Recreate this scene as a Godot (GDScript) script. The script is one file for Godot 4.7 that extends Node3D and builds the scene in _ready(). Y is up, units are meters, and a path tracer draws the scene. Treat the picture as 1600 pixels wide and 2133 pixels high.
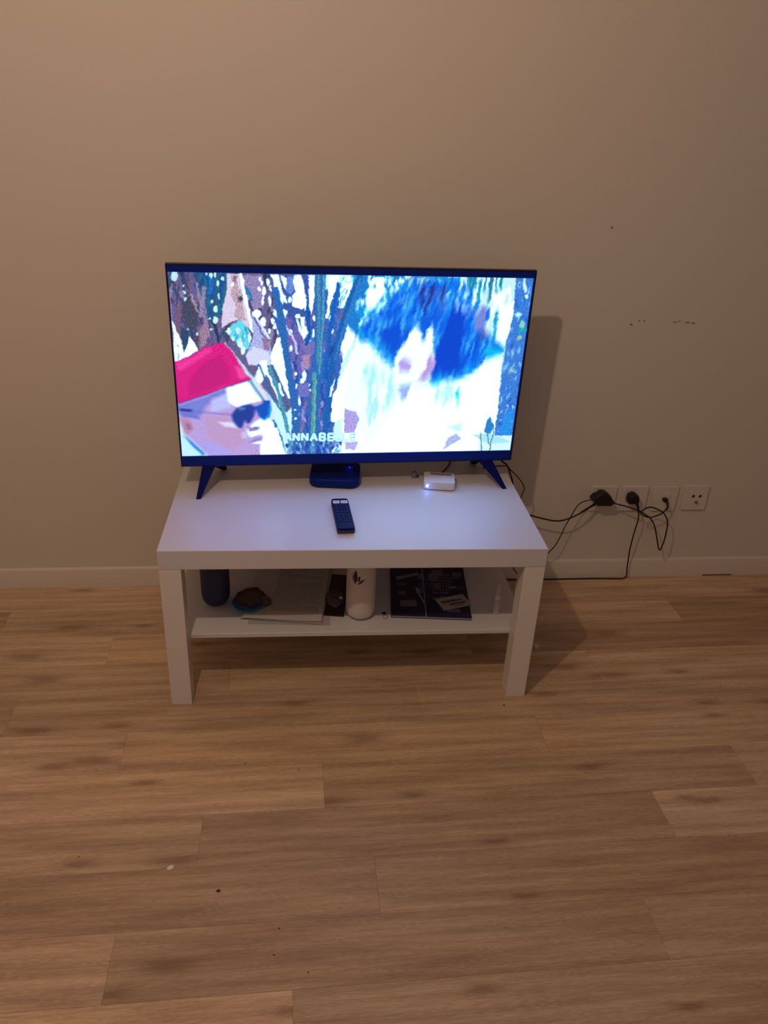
extends Node3D
# Living-room corner at night: a TV on a white low table against a plain wall. The back wall is z = 0, x runs along it, y is up, metres.

const TURN := 0.018376                                # the table stands this much askew to the wall
const FRONT := Vector3(-0.0104, 0, 0.5675)            # middle of the table's front edge on the floor
const TABLE_H := 0.4437
const SHELF_H := 0.1783
const BULB := Vector3(-0.475, 1.992, 1.440)
const HOT := 2.4                                      # brightness of the screen's whites

var rng := RandomNumberGenerator.new()
var M := {}

func _ready() -> void:
	# ---- camera, sky, lights, exposure
	var cam := Camera3D.new()
	cam.name = "camera"
	cam.transform = Transform3D(Basis(Vector3(0.993006, 0.04651, 0.108521), Vector3(0.00872, 0.887741, -0.46026), Vector3(-0.117745, 0.457987, 0.881127)), Vector3(-0.1605, 1.345, 2.1139))
	cam.fov = 66.367
	cam.near = 0.02
	cam.far = 30.0
	add_child(cam)
	cam.current = true
	var env := Environment.new()
	env.background_mode = Environment.BG_COLOR
	env.background_color = Color(0.42, 0.56, 0.71)     # dusk blue, cool fill through the added window behind the photographer
	env.background_energy_multiplier = 1.0
	env.ambient_light_source = Environment.AMBIENT_SOURCE_BG
	env.tonemap_mode = Environment.TONE_MAPPER_LINEAR
	env.tonemap_exposure = 1.0
	env.sdfgi_enabled = true
	env.ssao_enabled = true
	env.ssil_enabled = true
	var world := WorldEnvironment.new()
	world.name = "world"
	world.environment = env
	add_child(world)
	var bulb_light := OmniLight3D.new()                # the warm ceiling bulb, behind and left of the photographer's view
	bulb_light.name = "bulb_light"
	bulb_light.position = BULB
	bulb_light.light_color = Color(1.0, 0.865, 0.76)
	bulb_light.light_energy = 0.685
	bulb_light.light_size = 0.022
	bulb_light.omni_range = 8.0
	bulb_light.omni_attenuation = 2.0
	bulb_light.shadow_enabled = true
	add_child(bulb_light)
	rng.seed = 7
	make_materials()
	room()
	lamp()
	table()
	television()
	on_table()
	on_shelf()
	outlets()
	cords()
	crumbs()

# ---------------------------------------------------------------- helpers

func tt(x: float, y: float, z: float) -> Vector3:     # from the table's own axes (z = 0 at its front edge) to the room's
	return FRONT + Vector3(x * cos(TURN) - z * sin(TURN), y, x * sin(TURN) + z * cos(TURN))

func mat(color: Color, rough := 0.6, metal := 0.0, spec := 0.5) -> StandardMaterial3D:
	var m := StandardMaterial3D.new()
	m.albedo_color = color
	m.roughness = rough
	m.metallic = metal
	m.metallic_specular = spec
	return m

func add_mesh(called: String, mesh: Mesh, m: Material, parent: Node3D = null, at := Vector3.ZERO) -> MeshInstance3D:
	var o := MeshInstance3D.new()
	o.name = called
	o.mesh = mesh
	o.material_override = m
	o.position = at
	o.cast_shadow = GeometryInstance3D.SHADOW_CASTING_SETTING_ON
	(parent if parent else self).add_child(o, true)
	return o

func thing(called: String, label: String, category: String, at: Vector3, turn := 0.0, group := "") -> Node3D:
	var o := Node3D.new()
	o.name = called
	o.position = at
	o.rotation.y = turn
	add_child(o, true)
	tag(o, label, category, group)
	return o

func tag(o: Node3D, label: String, category: String, group := "") -> void:
	o.set_meta("label", label)
	o.set_meta("category", category)
	if group:
		o.set_meta("group", group)

func structure(o: Node3D, label: String, category: String) -> Node3D:
	tag(o, label, category)
	o.set_meta("kind", "structure")
	return o

func vert(st: SurfaceTool, p: Vector3, n: Vector3, uv := Vector2.ZERO) -> void:
	st.set_normal(n)
	st.set_uv(uv)
	st.add_vertex(p)

func tri(st: SurfaceTool, p: Array, n: Array, uv: Array) -> void:   # wound so that it faces along its normals
	var flat: Vector3 = (p[1] - p[0]).cross(p[2] - p[0])
	if flat.length_squared() < 1e-20:
		return
	var order := [0, 2, 1] if flat.dot(n[0] + n[1] + n[2]) > 0 else [0, 1, 2]
	for k in order:
		vert(st, p[k], n[k], uv[k])

func quad(st: SurfaceTool, p: Array, n: Array, uv := [Vector2(0, 0), Vector2(1, 0), Vector2(1, 1), Vector2(0, 1)]) -> void:
	tri(st, [p[0], p[1], p[2]], [n[0], n[1], n[2]], [uv[0], uv[1], uv[2]])
	tri(st, [p[0], p[2], p[3]], [n[0], n[2], n[3]], [uv[0], uv[2], uv[3]])

func begin() -> SurfaceTool:
	var st := SurfaceTool.new()
	st.begin(Mesh.PRIMITIVE_TRIANGLES)
	return st

func rbox_into(st: SurfaceTool, size: Vector3, r: float, c := Vector3.ZERO, seg := 2, squash := true) -> void:   # box with rounded edges, centred on c
	var h := size * 0.5
	r = minf(r, minf(h.x, minf(h.y, h.z)))
	for axis in 3:
		var ax := (axis + 1) % 3
		var ay := (axis + 2) % 3
		for s in [-1.0, 1.0]:
			var us := edges(h[ax], r, seg)
			var vs := edges(h[ay], r, seg)
			for i in us.size() - 1:
				for j in vs.size() - 1:
					var p := []
					var n := []
					var uv := []
					for k in [[0, 0], [1, 0], [1, 1], [0, 1]]:
						var q := Vector3.ZERO
						q[axis] = s * h[axis]
						q[ax] = us[i + k[0]]
						q[ay] = vs[j + k[1]]
						var inner := q.clamp(-h + Vector3.ONE * r, h - Vector3.ONE * r)
						var d := (q - inner).normalized()
						p.append(c + inner + d * r)
						n.append(d)
						uv.append(Vector2(q.x / size.x + 0.5, q.z / size.z + 0.5) if axis == 1 else Vector2(q[ax] / size[ax] + 0.5, q[ay] / size[ay] + 0.5))
					quad(st, p, n, uv)

func edges(h: float, r: float, seg: int) -> Array:
	var a := []
	for i in seg + 1:
		a.append(-h + r - r * tan(PI / 4 * (1.0 - float(i) / seg)))
	for i in seg + 1:
		a.append(h - r + r * tan(PI / 4 * float(i) / seg))
	return a

func rbox(size: Vector3, r: float, c := Vector3.ZERO, seg := 2) -> ArrayMesh:
	var st := begin()
	rbox_into(st, size, r, c, seg)
	return st.commit()

func prism_into(st: SurfaceTool, outline: PackedVector2Array, z0: float, z1: float, bevel := 0.0, seg := 2) -> void:   # outline in x,y pushed along z, its two rims rounded
	if Geometry2D.is_polygon_clockwise(outline):
		outline.reverse()
	var count := outline.size()
	var normals := []
	var faces := []
	for i in count:
		var d1 := (outline[i] - outline[(i + count - 1) % count]).normalized()
		var d2 := (outline[(i + 1) % count] - outline[i]).normalized()
		normals.append((Vector2(d1.y, -d1.x) + Vector2(d2.y, -d2.x)).normalized())
		faces.append(Vector2(d2.y, -d2.x))
	var rings := []
	for i in seg + 1:
		var t := PI / 2 * i / seg
		rings.append([-bevel * (1 - sin(t)), z0 + bevel * (1 - cos(t)), Vector2(sin(t), -cos(t))])
	for i in seg + 1:
		var t := PI / 2 * (1.0 - float(i) / seg)
		rings.append([-bevel * (1 - sin(t)), z1 - bevel * (1 - cos(t)), Vector2(sin(t), cos(t))])
	for k in rings.size() - 1:
		for i in count:
			var j := (i + 1) % count
			var p := []
			var n := []
			for w in [[k, i], [k, j], [k + 1, j], [k + 1, i]]:
				var r: Array = rings[w[0]]
				var q: Vector2 = outline[w[1]] + normals[w[1]] * r[0]
				p.append(Vector3(q.x, q.y, r[1]))
				var m: Vector2 = (normals[w[1]] if normals[w[1]].dot(faces[i]) > 0.93 else faces[i]) * (r[2].x if bevel > 0 else 1.0)
				n.append(Vector3(m.x, m.y, r[2].y if bevel > 0 else 0.0).normalized())
			quad(st, p, n)
	for e in [0, rings.size() - 1]:
		var flat := PackedVector2Array()
		for i in count:
			flat.append(outline[i] + normals[i] * rings[e][0])
		var index := Geometry2D.triangulate_polygon(flat)
		var up := Vector3(0, 0, -1.0 if e == 0 else 1.0)
		var lo := flat[0]
		var hi := flat[0]
		for q in flat:
			lo = lo.min(q)
			hi = hi.max(q)
		for t in range(0, index.size(), 3):
			var p := []
			var uv := []
			for k in 3:
				var q := flat[index[t + k]]
				p.append(Vector3(q.x, q.y, rings[e][1]))
				uv.append(Vector2((q.x - lo.x) / (hi.x - lo.x), 1.0 - (q.y - lo.y) / (hi.y - lo.y)))
			tri(st, p, [up, up, up], uv)

func prism(outline: PackedVector2Array, z0: float, z1: float, bevel := 0.0) -> ArrayMesh:
	var st := begin()
	prism_into(st, outline, z0, z1, bevel)
	return st.commit()

func rounded(w: float, h: float, r: float, seg := 6) -> PackedVector2Array:
	var a := PackedVector2Array()
	for k in 4:
		var c := Vector2((w / 2 - r) * (1 if k in [0, 3] else -1), (h / 2 - r) * (1 if k < 2 else -1))
		for i in seg + 1:
			var t := PI / 2 * (k + float(i) / seg)
			a.append(c + Vector2(cos(t), sin(t)) * r)
	return a

func disc(r: float, n := 20) -> PackedVector2Array:
	var a := PackedVector2Array()
	for i in n:
		a.append(Vector2(cos(TAU * i / n), sin(TAU * i / n)) * r)
	return a

func lathe(profile: Array, n := 36) -> ArrayMesh:      # profile of Vector2(radius, height), bottom to top, turned about y
	var st := begin()
	var norms := []
	var along := [0.0]
	for i in profile.size():
		var a: Vector2 = profile[maxi(i - 1, 0)]
		var b: Vector2 = profile[mini(i + 1, profile.size() - 1)]
		var d := (b - a).normalized()
		norms.append(Vector2(d.y, -d.x))
		if i:
			along.append(along[-1] + profile[i].distance_to(profile[i - 1]))
	for i in profile.size() - 1:
		for k in n:
			var p := []
			var nn := []
			var uv := []
			for w in [[i, k], [i, k + 1], [i + 1, k + 1], [i + 1, k]]:
				var t: float = TAU * w[1] / n
				var q: Vector2 = profile[w[0]]
				p.append(Vector3(sin(t) * q.x, q.y, cos(t) * q.x))
				nn.append(Vector3(sin(t) * norms[w[0]].x, norms[w[0]].y, cos(t) * norms[w[0]].x))
				uv.append(Vector2(float(w[1]) / n, 1.0 - along[w[0]] / along[-1]))
			quad(st, p, nn, uv)
	return st.commit()

func smooth_path(pts: Array, per := 6) -> Array:
	var out := []
	for i in pts.size() - 1:
		var a: Vector3 = pts[maxi(i - 1, 0)]
		var b: Vector3 = pts[i]
		var c: Vector3 = pts[i + 1]
		var d: Vector3 = pts[mini(i + 2, pts.size() - 1)]
		for k in per:
			out.append(b.cubic_interpolate(c, a, d, float(k) / per))
	out.append(pts[-1])
	return out

func tube_into(st: SurfaceTool, pts: Array, r: float, sides := 8, r_end := -1.0) -> void:
	var path := smooth_path(pts)
	var side := Vector3.ZERO
	var rings := []
	for i in path.size():
		var d: Vector3 = (path[mini(i + 1, path.size() - 1)] - path[maxi(i - 1, 0)]).normalized()
		if side == Vector3.ZERO:
			side = d.cross(Vector3.UP if absf(d.y) < 0.9 else Vector3.RIGHT).normalized()
		side = (side - d * side.dot(d)).normalized()
		var up := d.cross(side)
		var rr := r if r_end < 0 else lerpf(r, r_end, float(i) / (path.size() - 1))
		var ring := []
		for k in sides:
			var n := side * cos(TAU * k / sides) + up * sin(TAU * k / sides)
			ring.append([path[i] + n * rr, n])
		rings.append(ring)
	for i in rings.size() - 1:
		for k in sides:
			var a: Array = rings[i][k]
			var b: Array = rings[i][(k + 1) % sides]
			var c: Array = rings[i + 1][(k + 1) % sides]
			var d: Array = rings[i + 1][k]
			quad(st, [a[0], b[0], c[0], d[0]], [a[1], b[1], c[1], d[1]])
	for e in [0, rings.size() - 1]:
		var n: Vector3 = (path[0] - path[1] if e == 0 else path[-1] - path[-2]).normalized()
		for k in sides:
			tri(st, [path[e], rings[e][k][0], rings[e][(k + 1) % sides][0]], [n, n, n], [Vector2.ZERO, Vector2.ZERO, Vector2.ZERO])

func tube(pts: Array, r: float, sides := 8, r_end := -1.0) -> ArrayMesh:
	var st := begin()
	tube_into(st, pts, r, sides, r_end)
	return st.commit()

func loft(top: Array, bottom: Array) -> ArrayMesh:     # four corners above, four below, flat sides
	var st := begin()
	var mid := Vector3.ZERO
	for q in top + bottom:
		mid += q / 8.0
	var sides := [top, bottom]
	for k in 4:
		sides.append([top[k], top[(k + 1) % 4], bottom[(k + 1) % 4], bottom[k]])
	for s in sides:
		var n: Vector3 = (s[1] - s[0]).cross(s[2] - s[0]).normalized()
		if n.dot((s[0] + s[2]) * 0.5 - mid) < 0:
			n = -n
		quad(st, s, [n, n, n, n])
	return st.commit()

func sheet(w: float, d: float, thick: float, bend: Callable, nx := 10, nz := 10) -> ArrayMesh:   # a bent sheet; bend(u, v) is the height of its underside
	var st := begin()
	var at := func(i: int, j: int, up: float) -> Vector3:
		var u := float(i) / nx
		var v := float(j) / nz
		return Vector3((u - 0.5) * w, bend.call(u, v) + up, (v - 0.5) * d)
	for i in nx:
		for j in nz:
			for up in [thick, 0.0]:
				var p := [at.call(i, j, up), at.call(i + 1, j, up), at.call(i + 1, j + 1, up), at.call(i, j + 1, up)]
				var n: Vector3 = (p[2] - p[0]).cross(p[1] - p[0]).normalized()
				if (n.y > 0) != (up > 0):
					n = -n
				quad(st, p, [n, n, n, n], [Vector2(float(i) / nx, float(j) / nz), Vector2(float(i + 1) / nx, float(j) / nz), Vector2(float(i + 1) / nx, float(j + 1) / nz), Vector2(float(i) / nx, float(j + 1) / nz)])
	var rim := []
	for i in nx:
		rim.append([i, 0, i + 1, 0, Vector3(0, 0, -1)])
		rim.append([i, nz, i + 1, nz, Vector3(0, 0, 1)])
	for j in nz:
		rim.append([0, j, 0, j + 1, Vector3(-1, 0, 0)])
		rim.append([nx, j, nx, j + 1, Vector3(1, 0, 0)])
	for e in rim:
		var n: Vector3 = e[4]
		quad(st, [at.call(e[0], e[1], 0.0), at.call(e[2], e[3], 0.0), at.call(e[2], e[3], thick), at.call(e[0], e[1], thick)], [n, n, n, n], [Vector2.ZERO, Vector2.ZERO, Vector2.ZERO, Vector2.ZERO])
	return st.commit()

func lump(size: Vector3, rough: float, freq: float, s: int, n := 28) -> ArrayMesh:   # an uneven rounded heap that rests on y = 0
	var noise := FastNoiseLite.new()
	noise.seed = s
	noise.frequency = freq
	var at := func(i: int, j: int) -> Vector3:
		var a := TAU * (i % n) / n
		var b := PI / 2 * j / 10.0
		var d := Vector3(cos(a) * cos(b), sin(b), sin(a) * cos(b))
		var k := 1.0 + rough * noise.get_noise_3dv(d * 3.0)
		return Vector3(d.x * size.x / 2, d.y * size.y, d.z * size.z / 2) * k
	var st := begin()
	st.set_smooth_group(0)
	for i in n:
		for j in 10:
			for t in [[[0, 0], [1, 1], [1, 0]], [[0, 0], [0, 1], [1, 1]]]:
				var p := []
				for c in t:
					p.append(at.call(i + c[0], j + c[1]))
				if (p[1] - p[0]).cross(p[2] - p[0]).length_squared() < 1e-18:
					continue
				var order := [0, 1, 2] if (p[1] - p[0]).cross(p[2] - p[0]).dot(p[0] + p[1] + p[2]) < 0 else [0, 2, 1]
				for k in order:
					st.set_uv(Vector2(float(i) / n, j / 10.0))
					st.add_vertex(p[k])
	st.index()
	st.generate_normals()
	return st.commit()

func texture(img: Image) -> ImageTexture:
	return ImageTexture.create_from_image(img)

func printed(img: Image, rough := 0.6) -> StandardMaterial3D:
	var m := mat(Color.WHITE, rough)
	m.albedo_texture = texture(img)
	return m

# ---------------------------------------------------------------- materials

func make_materials() -> void:
	M.wall = mat(Color(0.86, 0.825, 0.77), 0.85, 0.0, 0.25)
	var n := FastNoiseLite.new()
	n.seed = 3
	n.frequency = 0.06
	n.fractal_octaves = 4
	var nt := NoiseTexture2D.new()
	nt.noise = n
	nt.width = 512
	nt.height = 512
	nt.seamless = true
	nt.as_normal_map = true
	nt.bump_strength = 1.2
	M.wall.normal_enabled = true
	M.wall.normal_texture = nt
	M.wall.normal_scale = 0.25
	M.wall.uv1_triplanar = true
	M.wall.uv1_world_triplanar = true
	M.wall.uv1_scale = Vector3.ONE * 2.2
	M.trim = mat(Color(0.87, 0.83, 0.77), 0.5)
	M.ceiling = mat(Color(0.88, 0.86, 0.82), 0.9)
	M.foil = mat(Color(0.84, 0.825, 0.835), 0.38)
	M.foil_legs = mat(Color(0.89, 0.865, 0.835), 0.42)
	M.bezel = mat(Color(0.055, 0.16, 0.56), 0.4, 0.0, 0.25)  # black plastic, with the blue glare round the screen put into its colour
	M.edge = mat(Color(0.02, 0.02, 0.035), 0.35)
	M.black = mat(Color(0.035, 0.037, 0.055), 0.5)
	M.foot = mat(Color(0.06, 0.10, 0.34), 0.6, 0.0, 0.12)  # dark feet, tinted with the same blue screen glare
	M.box_blue_glare = mat(Color(0.03, 0.12, 0.42), 0.45, 0.0, 0.25)  # media box colour, blue screen glare mixed in
	M.cable = mat(Color(0.03, 0.03, 0.04), 0.5)
	M.plug = mat(Color(0.055, 0.058, 0.085), 0.55)
	M.white = mat(Color(0.86, 0.85, 0.86), 0.4)
	M.plate = mat(Color(0.87, 0.835, 0.785), 0.4)
	M.dark_hole = mat(Color(0.02, 0.018, 0.016), 0.6)
	M.steel = mat(Color(0.62, 0.60, 0.57), 0.35, 0.9)
	M.grey = mat(Color(0.45, 0.43, 0.47), 0.5)

# ---------------------------------------------------------------- room

func slab(called: String, size: Vector3, at: Vector3, m: Material, label: String, category: String) -> MeshInstance3D:
	var o := add_mesh(called, rbox(size, 0.001, Vector3.ZERO, 1), m, null, at)
	structure(o, label, category)
	return o

const LEFT := -2.3
const RIGHT := 2.7
const FAR := 3.6
const HIGH := 2.5

func room() -> void:
	var wx := RIGHT - LEFT
	var mx := (RIGHT + LEFT) / 2
	var back := slab("wall_back", Vector3(wx + 0.4, HIGH + 0.2, 0.1), Vector3(mx, HIGH / 2, -0.05), M.wall, "plain beige painted wall behind the television and sockets", "wall")
	slab("wall_left", Vector3(0.1, HIGH + 0.2, FAR + 0.2), Vector3(LEFT - 0.05, HIGH / 2, FAR / 2), M.wall, "plain beige side wall on the left of the room", "wall")
	slab("wall_right", Vector3(0.1, HIGH + 0.2, FAR + 0.2), Vector3(RIGHT + 0.05, HIGH / 2, FAR / 2), M.wall, "plain beige side wall on the right of the room", "wall")
	var front := Node3D.new()
	front.name = "wall_front"
	front.position = Vector3(mx, 0, FAR + 0.05)
	add_child(front, true)
	structure(front, "plain beige wall with the added window, facing the television", "wall")
	for q in [[-(wx + 0.4) / 2, -1.0, 0.0, HIGH + 0.1], [1.0, (wx + 0.4) / 2, 0.0, HIGH + 0.1], [-1.0, 1.0, 0.0, 0.85], [-1.0, 1.0, 2.25, HIGH + 0.1]]:
		add_mesh("wall_section", rbox(Vector3(q[1] - q[0], q[3] - q[2], 0.1), 0.001, Vector3((q[0] + q[1]) / 2, (q[2] + q[3]) / 2, 0), 1), M.wall, front)
	added_window_unit(Vector3(mx, 1.55, FAR + 0.05))  # added window out of view, lets in cool fill light
	slab("ceiling", Vector3(wx + 0.4, 0.1, FAR + 0.4), Vector3(mx, HIGH + 0.05, FAR / 2), M.ceiling, "white ceiling above the lamp", "ceiling")
	# scuffs on the paint
	var scuff := mat(Color(0.55, 0.47, 0.41), 0.9)
	for s in [[0.692, 1.0915, 0.009, 0.004, -0.5], [0.8186, 0.8466, 0.006, 0.004, 0.0], [0.7968, 0.8353, 0.008, 0.005, -0.3], [0.833, 0.846, 0.005, 0.004, 0.2], [0.9634, 0.8441, 0.014, 0.0035, -0.1], [0.980, 0.843, 0.010, 0.004, -0.05], [0.925, 0.8448, 0.012, 0.0025, 0.1], [0.938, 0.8475, 0.008, 0.0025, 0.1]]:
		var o := add_mesh("scuff_mark", prism(rounded(s[2], s[3], s[3] * 0.45, 3), -0.0006, 0.0005), scuff, back, Vector3(s[0] - mx, s[1] - HIGH / 2, 0.05))
		o.rotation.z = s[4]
	# skirting
	var prof := PackedVector2Array([Vector2(0, 0), Vector2(0.008, 0), Vector2(0.008, 0.060), Vector2(0.0065, 0.0645), Vector2(0.0035, 0.0665), Vector2(0, 0.0667)])
	var sk := add_mesh("baseboard_back", prism(prof, 0, wx, 0.0), M.trim, null, Vector3(RIGHT, 0, 0))
	sk.rotation.y = -PI / 2
	structure(sk, "low beige painted skirting board along the foot of the back wall", "baseboard")
	var gap := add_mesh("gap_shadow", rbox(Vector3(0.0022, 0.003, 0.104), 0.0007, Vector3(0.0085, 0.0012, RIGHT - 1.262), 1), M.dark_hole, sk)  # dark strip standing in for the shadow under the skirting
	gap.position = Vector3.ZERO
	floor_planks()

func added_window_unit(at: Vector3) -> void:
	var t := Node3D.new()
	t.name = "window_1"
	t.position = at
	add_child(t, true)
	structure(t, "unseen two-pane white framed window added for cool fill, in the wall facing the television", "window")
	var glass := mat(Color(0.9, 0.95, 1.0, 0.05), 0.0)
	glass.transparency = BaseMaterial3D.TRANSPARENCY_ALPHA
	for s in [-1, 1]:
		var st := begin()
		for k in [-1, 1]:
			rbox_into(st, Vector3(0.05, 1.40, 0.05), 0.004, Vector3(s * 0.5 + k * 0.475, 0, 0))
			rbox_into(st, Vector3(0.90, 0.05, 0.05), 0.004, Vector3(s * 0.5, k * 0.675, 0))
		add_mesh("added_window_frame", st.commit(), M.trim, t)
		add_mesh("pane", rbox(Vector3(0.91, 1.31, 0.004), 0.0005, Vector3(s * 0.5, 0, 0.005), 1), glass, t)
	add_mesh("added_window_sill", rbox(Vector3(2.06, 0.03, 0.16), 0.006, Vector3(0, -0.715, -0.05)), M.trim, t)

func wood_image() -> Image:
	var w := 1280
	var h := 1024
	var a := FastNoiseLite.new()
	a.seed = 11
	a.frequency = 1.0
	a.fractal_octaves = 3
	var b := FastNoiseLite.new()
	b.seed = 23
	b.frequency = 1.0
	b.fractal_octaves = 2
	var data := PackedByteArray()
	data.resize(w * h * 3)
	var at := 0
	for strip in 8:
		rng.seed = 400 + strip
		var knots := []
		for k in 2 + strip % 3:
			knots.append(Vector3(rng.randf_range(80, w - 80), rng.randf_range(20, 108), rng.randf_range(5, 12)))
		for y in 128:
			for x in w:
				var px := float(x)
				var py := float(y)
				var dark := 0.0
				for k in knots:
					var dx: float = (px - k.x) / (k.z * 3.4)
					var dy: float = (py - k.y) / (k.z * 0.9)
					if absf(dx) < 3.0 and absf(dy) < 3.5:
						var g := exp(-(dx * dx + dy * dy) * 0.55)
						py += (py - k.y) * g * 0.9
						dark += g * 0.55
				var s := strip * 91.0
				var wide := a.get_noise_2d(px * 0.0017, py * 0.034 + s)
				var ring := a.get_noise_2d(px * 0.0024 + 40.0, py * 0.03 + s)
				var grain := b.get_noise_2d(px * 0.007, py * 0.36 + s)
				var fine := b.get_noise_2d(px * 0.035 + 9.0, py * 0.95 + s)
				var lines := sin(ring * 46.0) * 0.5 + 0.5
				var v := clampf(0.54 + wide * 0.36 + grain * 0.17 + fine * 0.17 + (lines - 0.5) * 0.15 - dark, 0.0, 1.0)
				data[at] = int(255 * lerpf(0.640, 0.930, v))
				data[at + 1] = int(255 * lerpf(0.515, 0.815, v))
				data[at + 2] = int(255 * lerpf(0.415, 0.665, v))
				at += 3
	return Image.create_from_data(w, h, false, Image.FORMAT_RGB8, data)

func floor_planks() -> void:
	var ground := slab("floor", Vector3(RIGHT - LEFT + 0.4, 0.1, FAR + 0.4), Vector3((RIGHT + LEFT) / 2, -0.054, FAR / 2), mat(Color(0.5, 0.4, 0.3), 0.9), "wood-look floor of long oak planks laid along the back wall", "floor")
	var tex := texture(wood_image())
	var tones := []
	for k in 6:
		var m := mat([Color(1, 1, 1), Color(0.91, 0.90, 0.885), Color(1.0, 0.985, 0.96), Color(0.88, 0.86, 0.84), Color(0.965, 0.955, 0.94), Color(0.935, 0.93, 0.92)][k], 0.45, 0.0, 0.4)
		m.albedo_texture = tex
		tones.append(m)
	var joints := [0.62, 0.044, 0.357, 0.687, 0.175, 0.462, 0.918, 0.661, 0.016, 0.531, 0.847, 0.29, 0.09, 0.70, 0.40]
	var z := 0.0
	var row := 0
	while z < FAR:
		var next := minf(0.005 + 0.1289 * (row + 1), FAR)
		var x: float = joints[row % joints.size()] - 4.0
		rng.seed = 900 + row
		while x < RIGHT:
			var x0 := maxf(x, LEFT)
			var x1 := minf(x + 0.996, RIGHT)
			var k := rng.randi_range(0, 7)
			var tone := rng.randi_range(0, 5)
			var flip := rng.randf() < 0.5
			var shift := rng.randf_range(0, 0.2)
			if x1 - x0 > 0.01:
				plank(ground, x0, x1, z, next, k, shift, flip, tones[tone])
			x += 0.996
		z = next
		row += 1

func plank(ground: Node3D, x0: float, x1: float, z0: float, z1: float, k: int, shift: float, flip: bool, m: Material) -> void:
	var st := begin()
	var g := 0.00012
	var size := Vector3(x1 - x0 - 2 * g, 0.004, z1 - z0 - 2 * g)
	var b := 0.00025
	var hx := size.x / 2
	var hz := size.z / 2
	var up := Vector3.UP
	var u0 := shift
	var u1 := shift + size.x / 1.28
	var v0 := (k + 0.03) / 8.0
	var v1 := (k + 0.97) / 8.0
	if flip:
		var swap := u0
		u0 = u1
		u1 = swap
	var uv := [Vector2(u0, v0), Vector2(u1, v0), Vector2(u1, v1), Vector2(u0, v1)]
	var top := [Vector3(-hx + b, 0, -hz + b), Vector3(hx - b, 0, -hz + b), Vector3(hx - b, 0, hz - b), Vector3(-hx + b, 0, hz - b)]
	var low := [Vector3(-hx, -b, -hz), Vector3(hx, -b, -hz), Vector3(hx, -b, hz), Vector3(-hx, -b, hz)]
	quad(st, top, [up, up, up, up], uv)
	for i in 4:
		var j := (i + 1) % 4
		var out: Vector3 = [Vector3(0, 0, -1), Vector3(1, 0, 0), Vector3(0, 0, 1), Vector3(-1, 0, 0)][i]
		var n := (out + up).normalized()
		quad(st, [top[i], top[j], low[j], low[i]], [n, n, n, n], [uv[i], uv[j], uv[j], uv[i]])
		var down := Vector3(0, -0.0035, 0)
		quad(st, [low[i], low[j], low[j] + down, low[i] + down], [out, out, out, out], [uv[i], uv[j], uv[j], uv[i]])
	add_mesh("plank", st.commit(), m, ground, Vector3((x0 + x1) / 2, 0, (z0 + z1) / 2) - ground.position)

func lamp() -> void:
	var t := thing("pendant_lamp", "bare round bulb glowing on a white cord from the ceiling", "lamp", Vector3(BULB.x, HIGH, BULB.z))
	var drop := HIGH - BULB.y
	add_mesh("ceiling_rose", lathe([Vector2(0.001, -0.03), Vector2(0.03, -0.028), Vector2(0.045, -0.012), Vector2(0.048, 0)], 28), M.white, t)
	add_mesh("cord", tube([Vector3(0, -0.02, 0), Vector3(0, -drop * 0.5, 0), Vector3(0, -drop + 0.09, 0)], 0.003), M.white, t)
	add_mesh("socket", lathe([Vector2(0.001, -drop + 0.035), Vector2(0.017, -drop + 0.035), Vector2(0.019, -drop + 0.05), Vector2(0.018, -drop + 0.085), Vector2(0.008, -drop + 0.095), Vector2(0.001, -drop + 0.096)], 24), M.white, t)
	var glow := mat(Color(1, 0.93, 0.82), 0.4)
	glow.emission_enabled = true
	glow.emission = Color(1.0, 0.82, 0.60)
	glow.emission_energy_multiplier = 1.6
	var prof := [Vector2(0.0005, -0.032)]
	for i in range(1, 12):
		var a := -PI / 2 + PI * i / 13.0
		prof.append(Vector2(cos(a) * 0.031, sin(a) * 0.031))
	prof.append(Vector2(0.013, 0.033))
	prof.append(Vector2(0.013, 0.036))
	add_mesh("bulb", lathe(prof, 28), glow, t, Vector3(0, -drop, 0))

# ---------------------------------------------------------------- table

func table() -> void:
	var t := thing("low_table", "white rectangular low table with square legs and lower shelf, carrying the television", "table", tt(0, 0, -0.2725), -TURN)
	add_mesh("tabletop", rbox(Vector3(0.90, 0.0497, 0.545), 0.0016, Vector3(0, TABLE_H - 0.02485, 0)), M.foil, t)
	for sx in [-1, 1]:
		for sz in [1, -1]:
			add_mesh("leg", rbox(Vector3(0.0497, TABLE_H - 0.0502, 0.0497), 0.0012, Vector3(sx * 0.4247, (TABLE_H - 0.0502) / 2, sz * 0.2472)), M.foil_legs, t)
	add_mesh("shelf", rbox(Vector3(0.896, 0.0125, 0.4445), 0.0015, Vector3(0, SHELF_H - 0.00625, 0)), M.foil, t)

# ---------------------------------------------------------------- television

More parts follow.
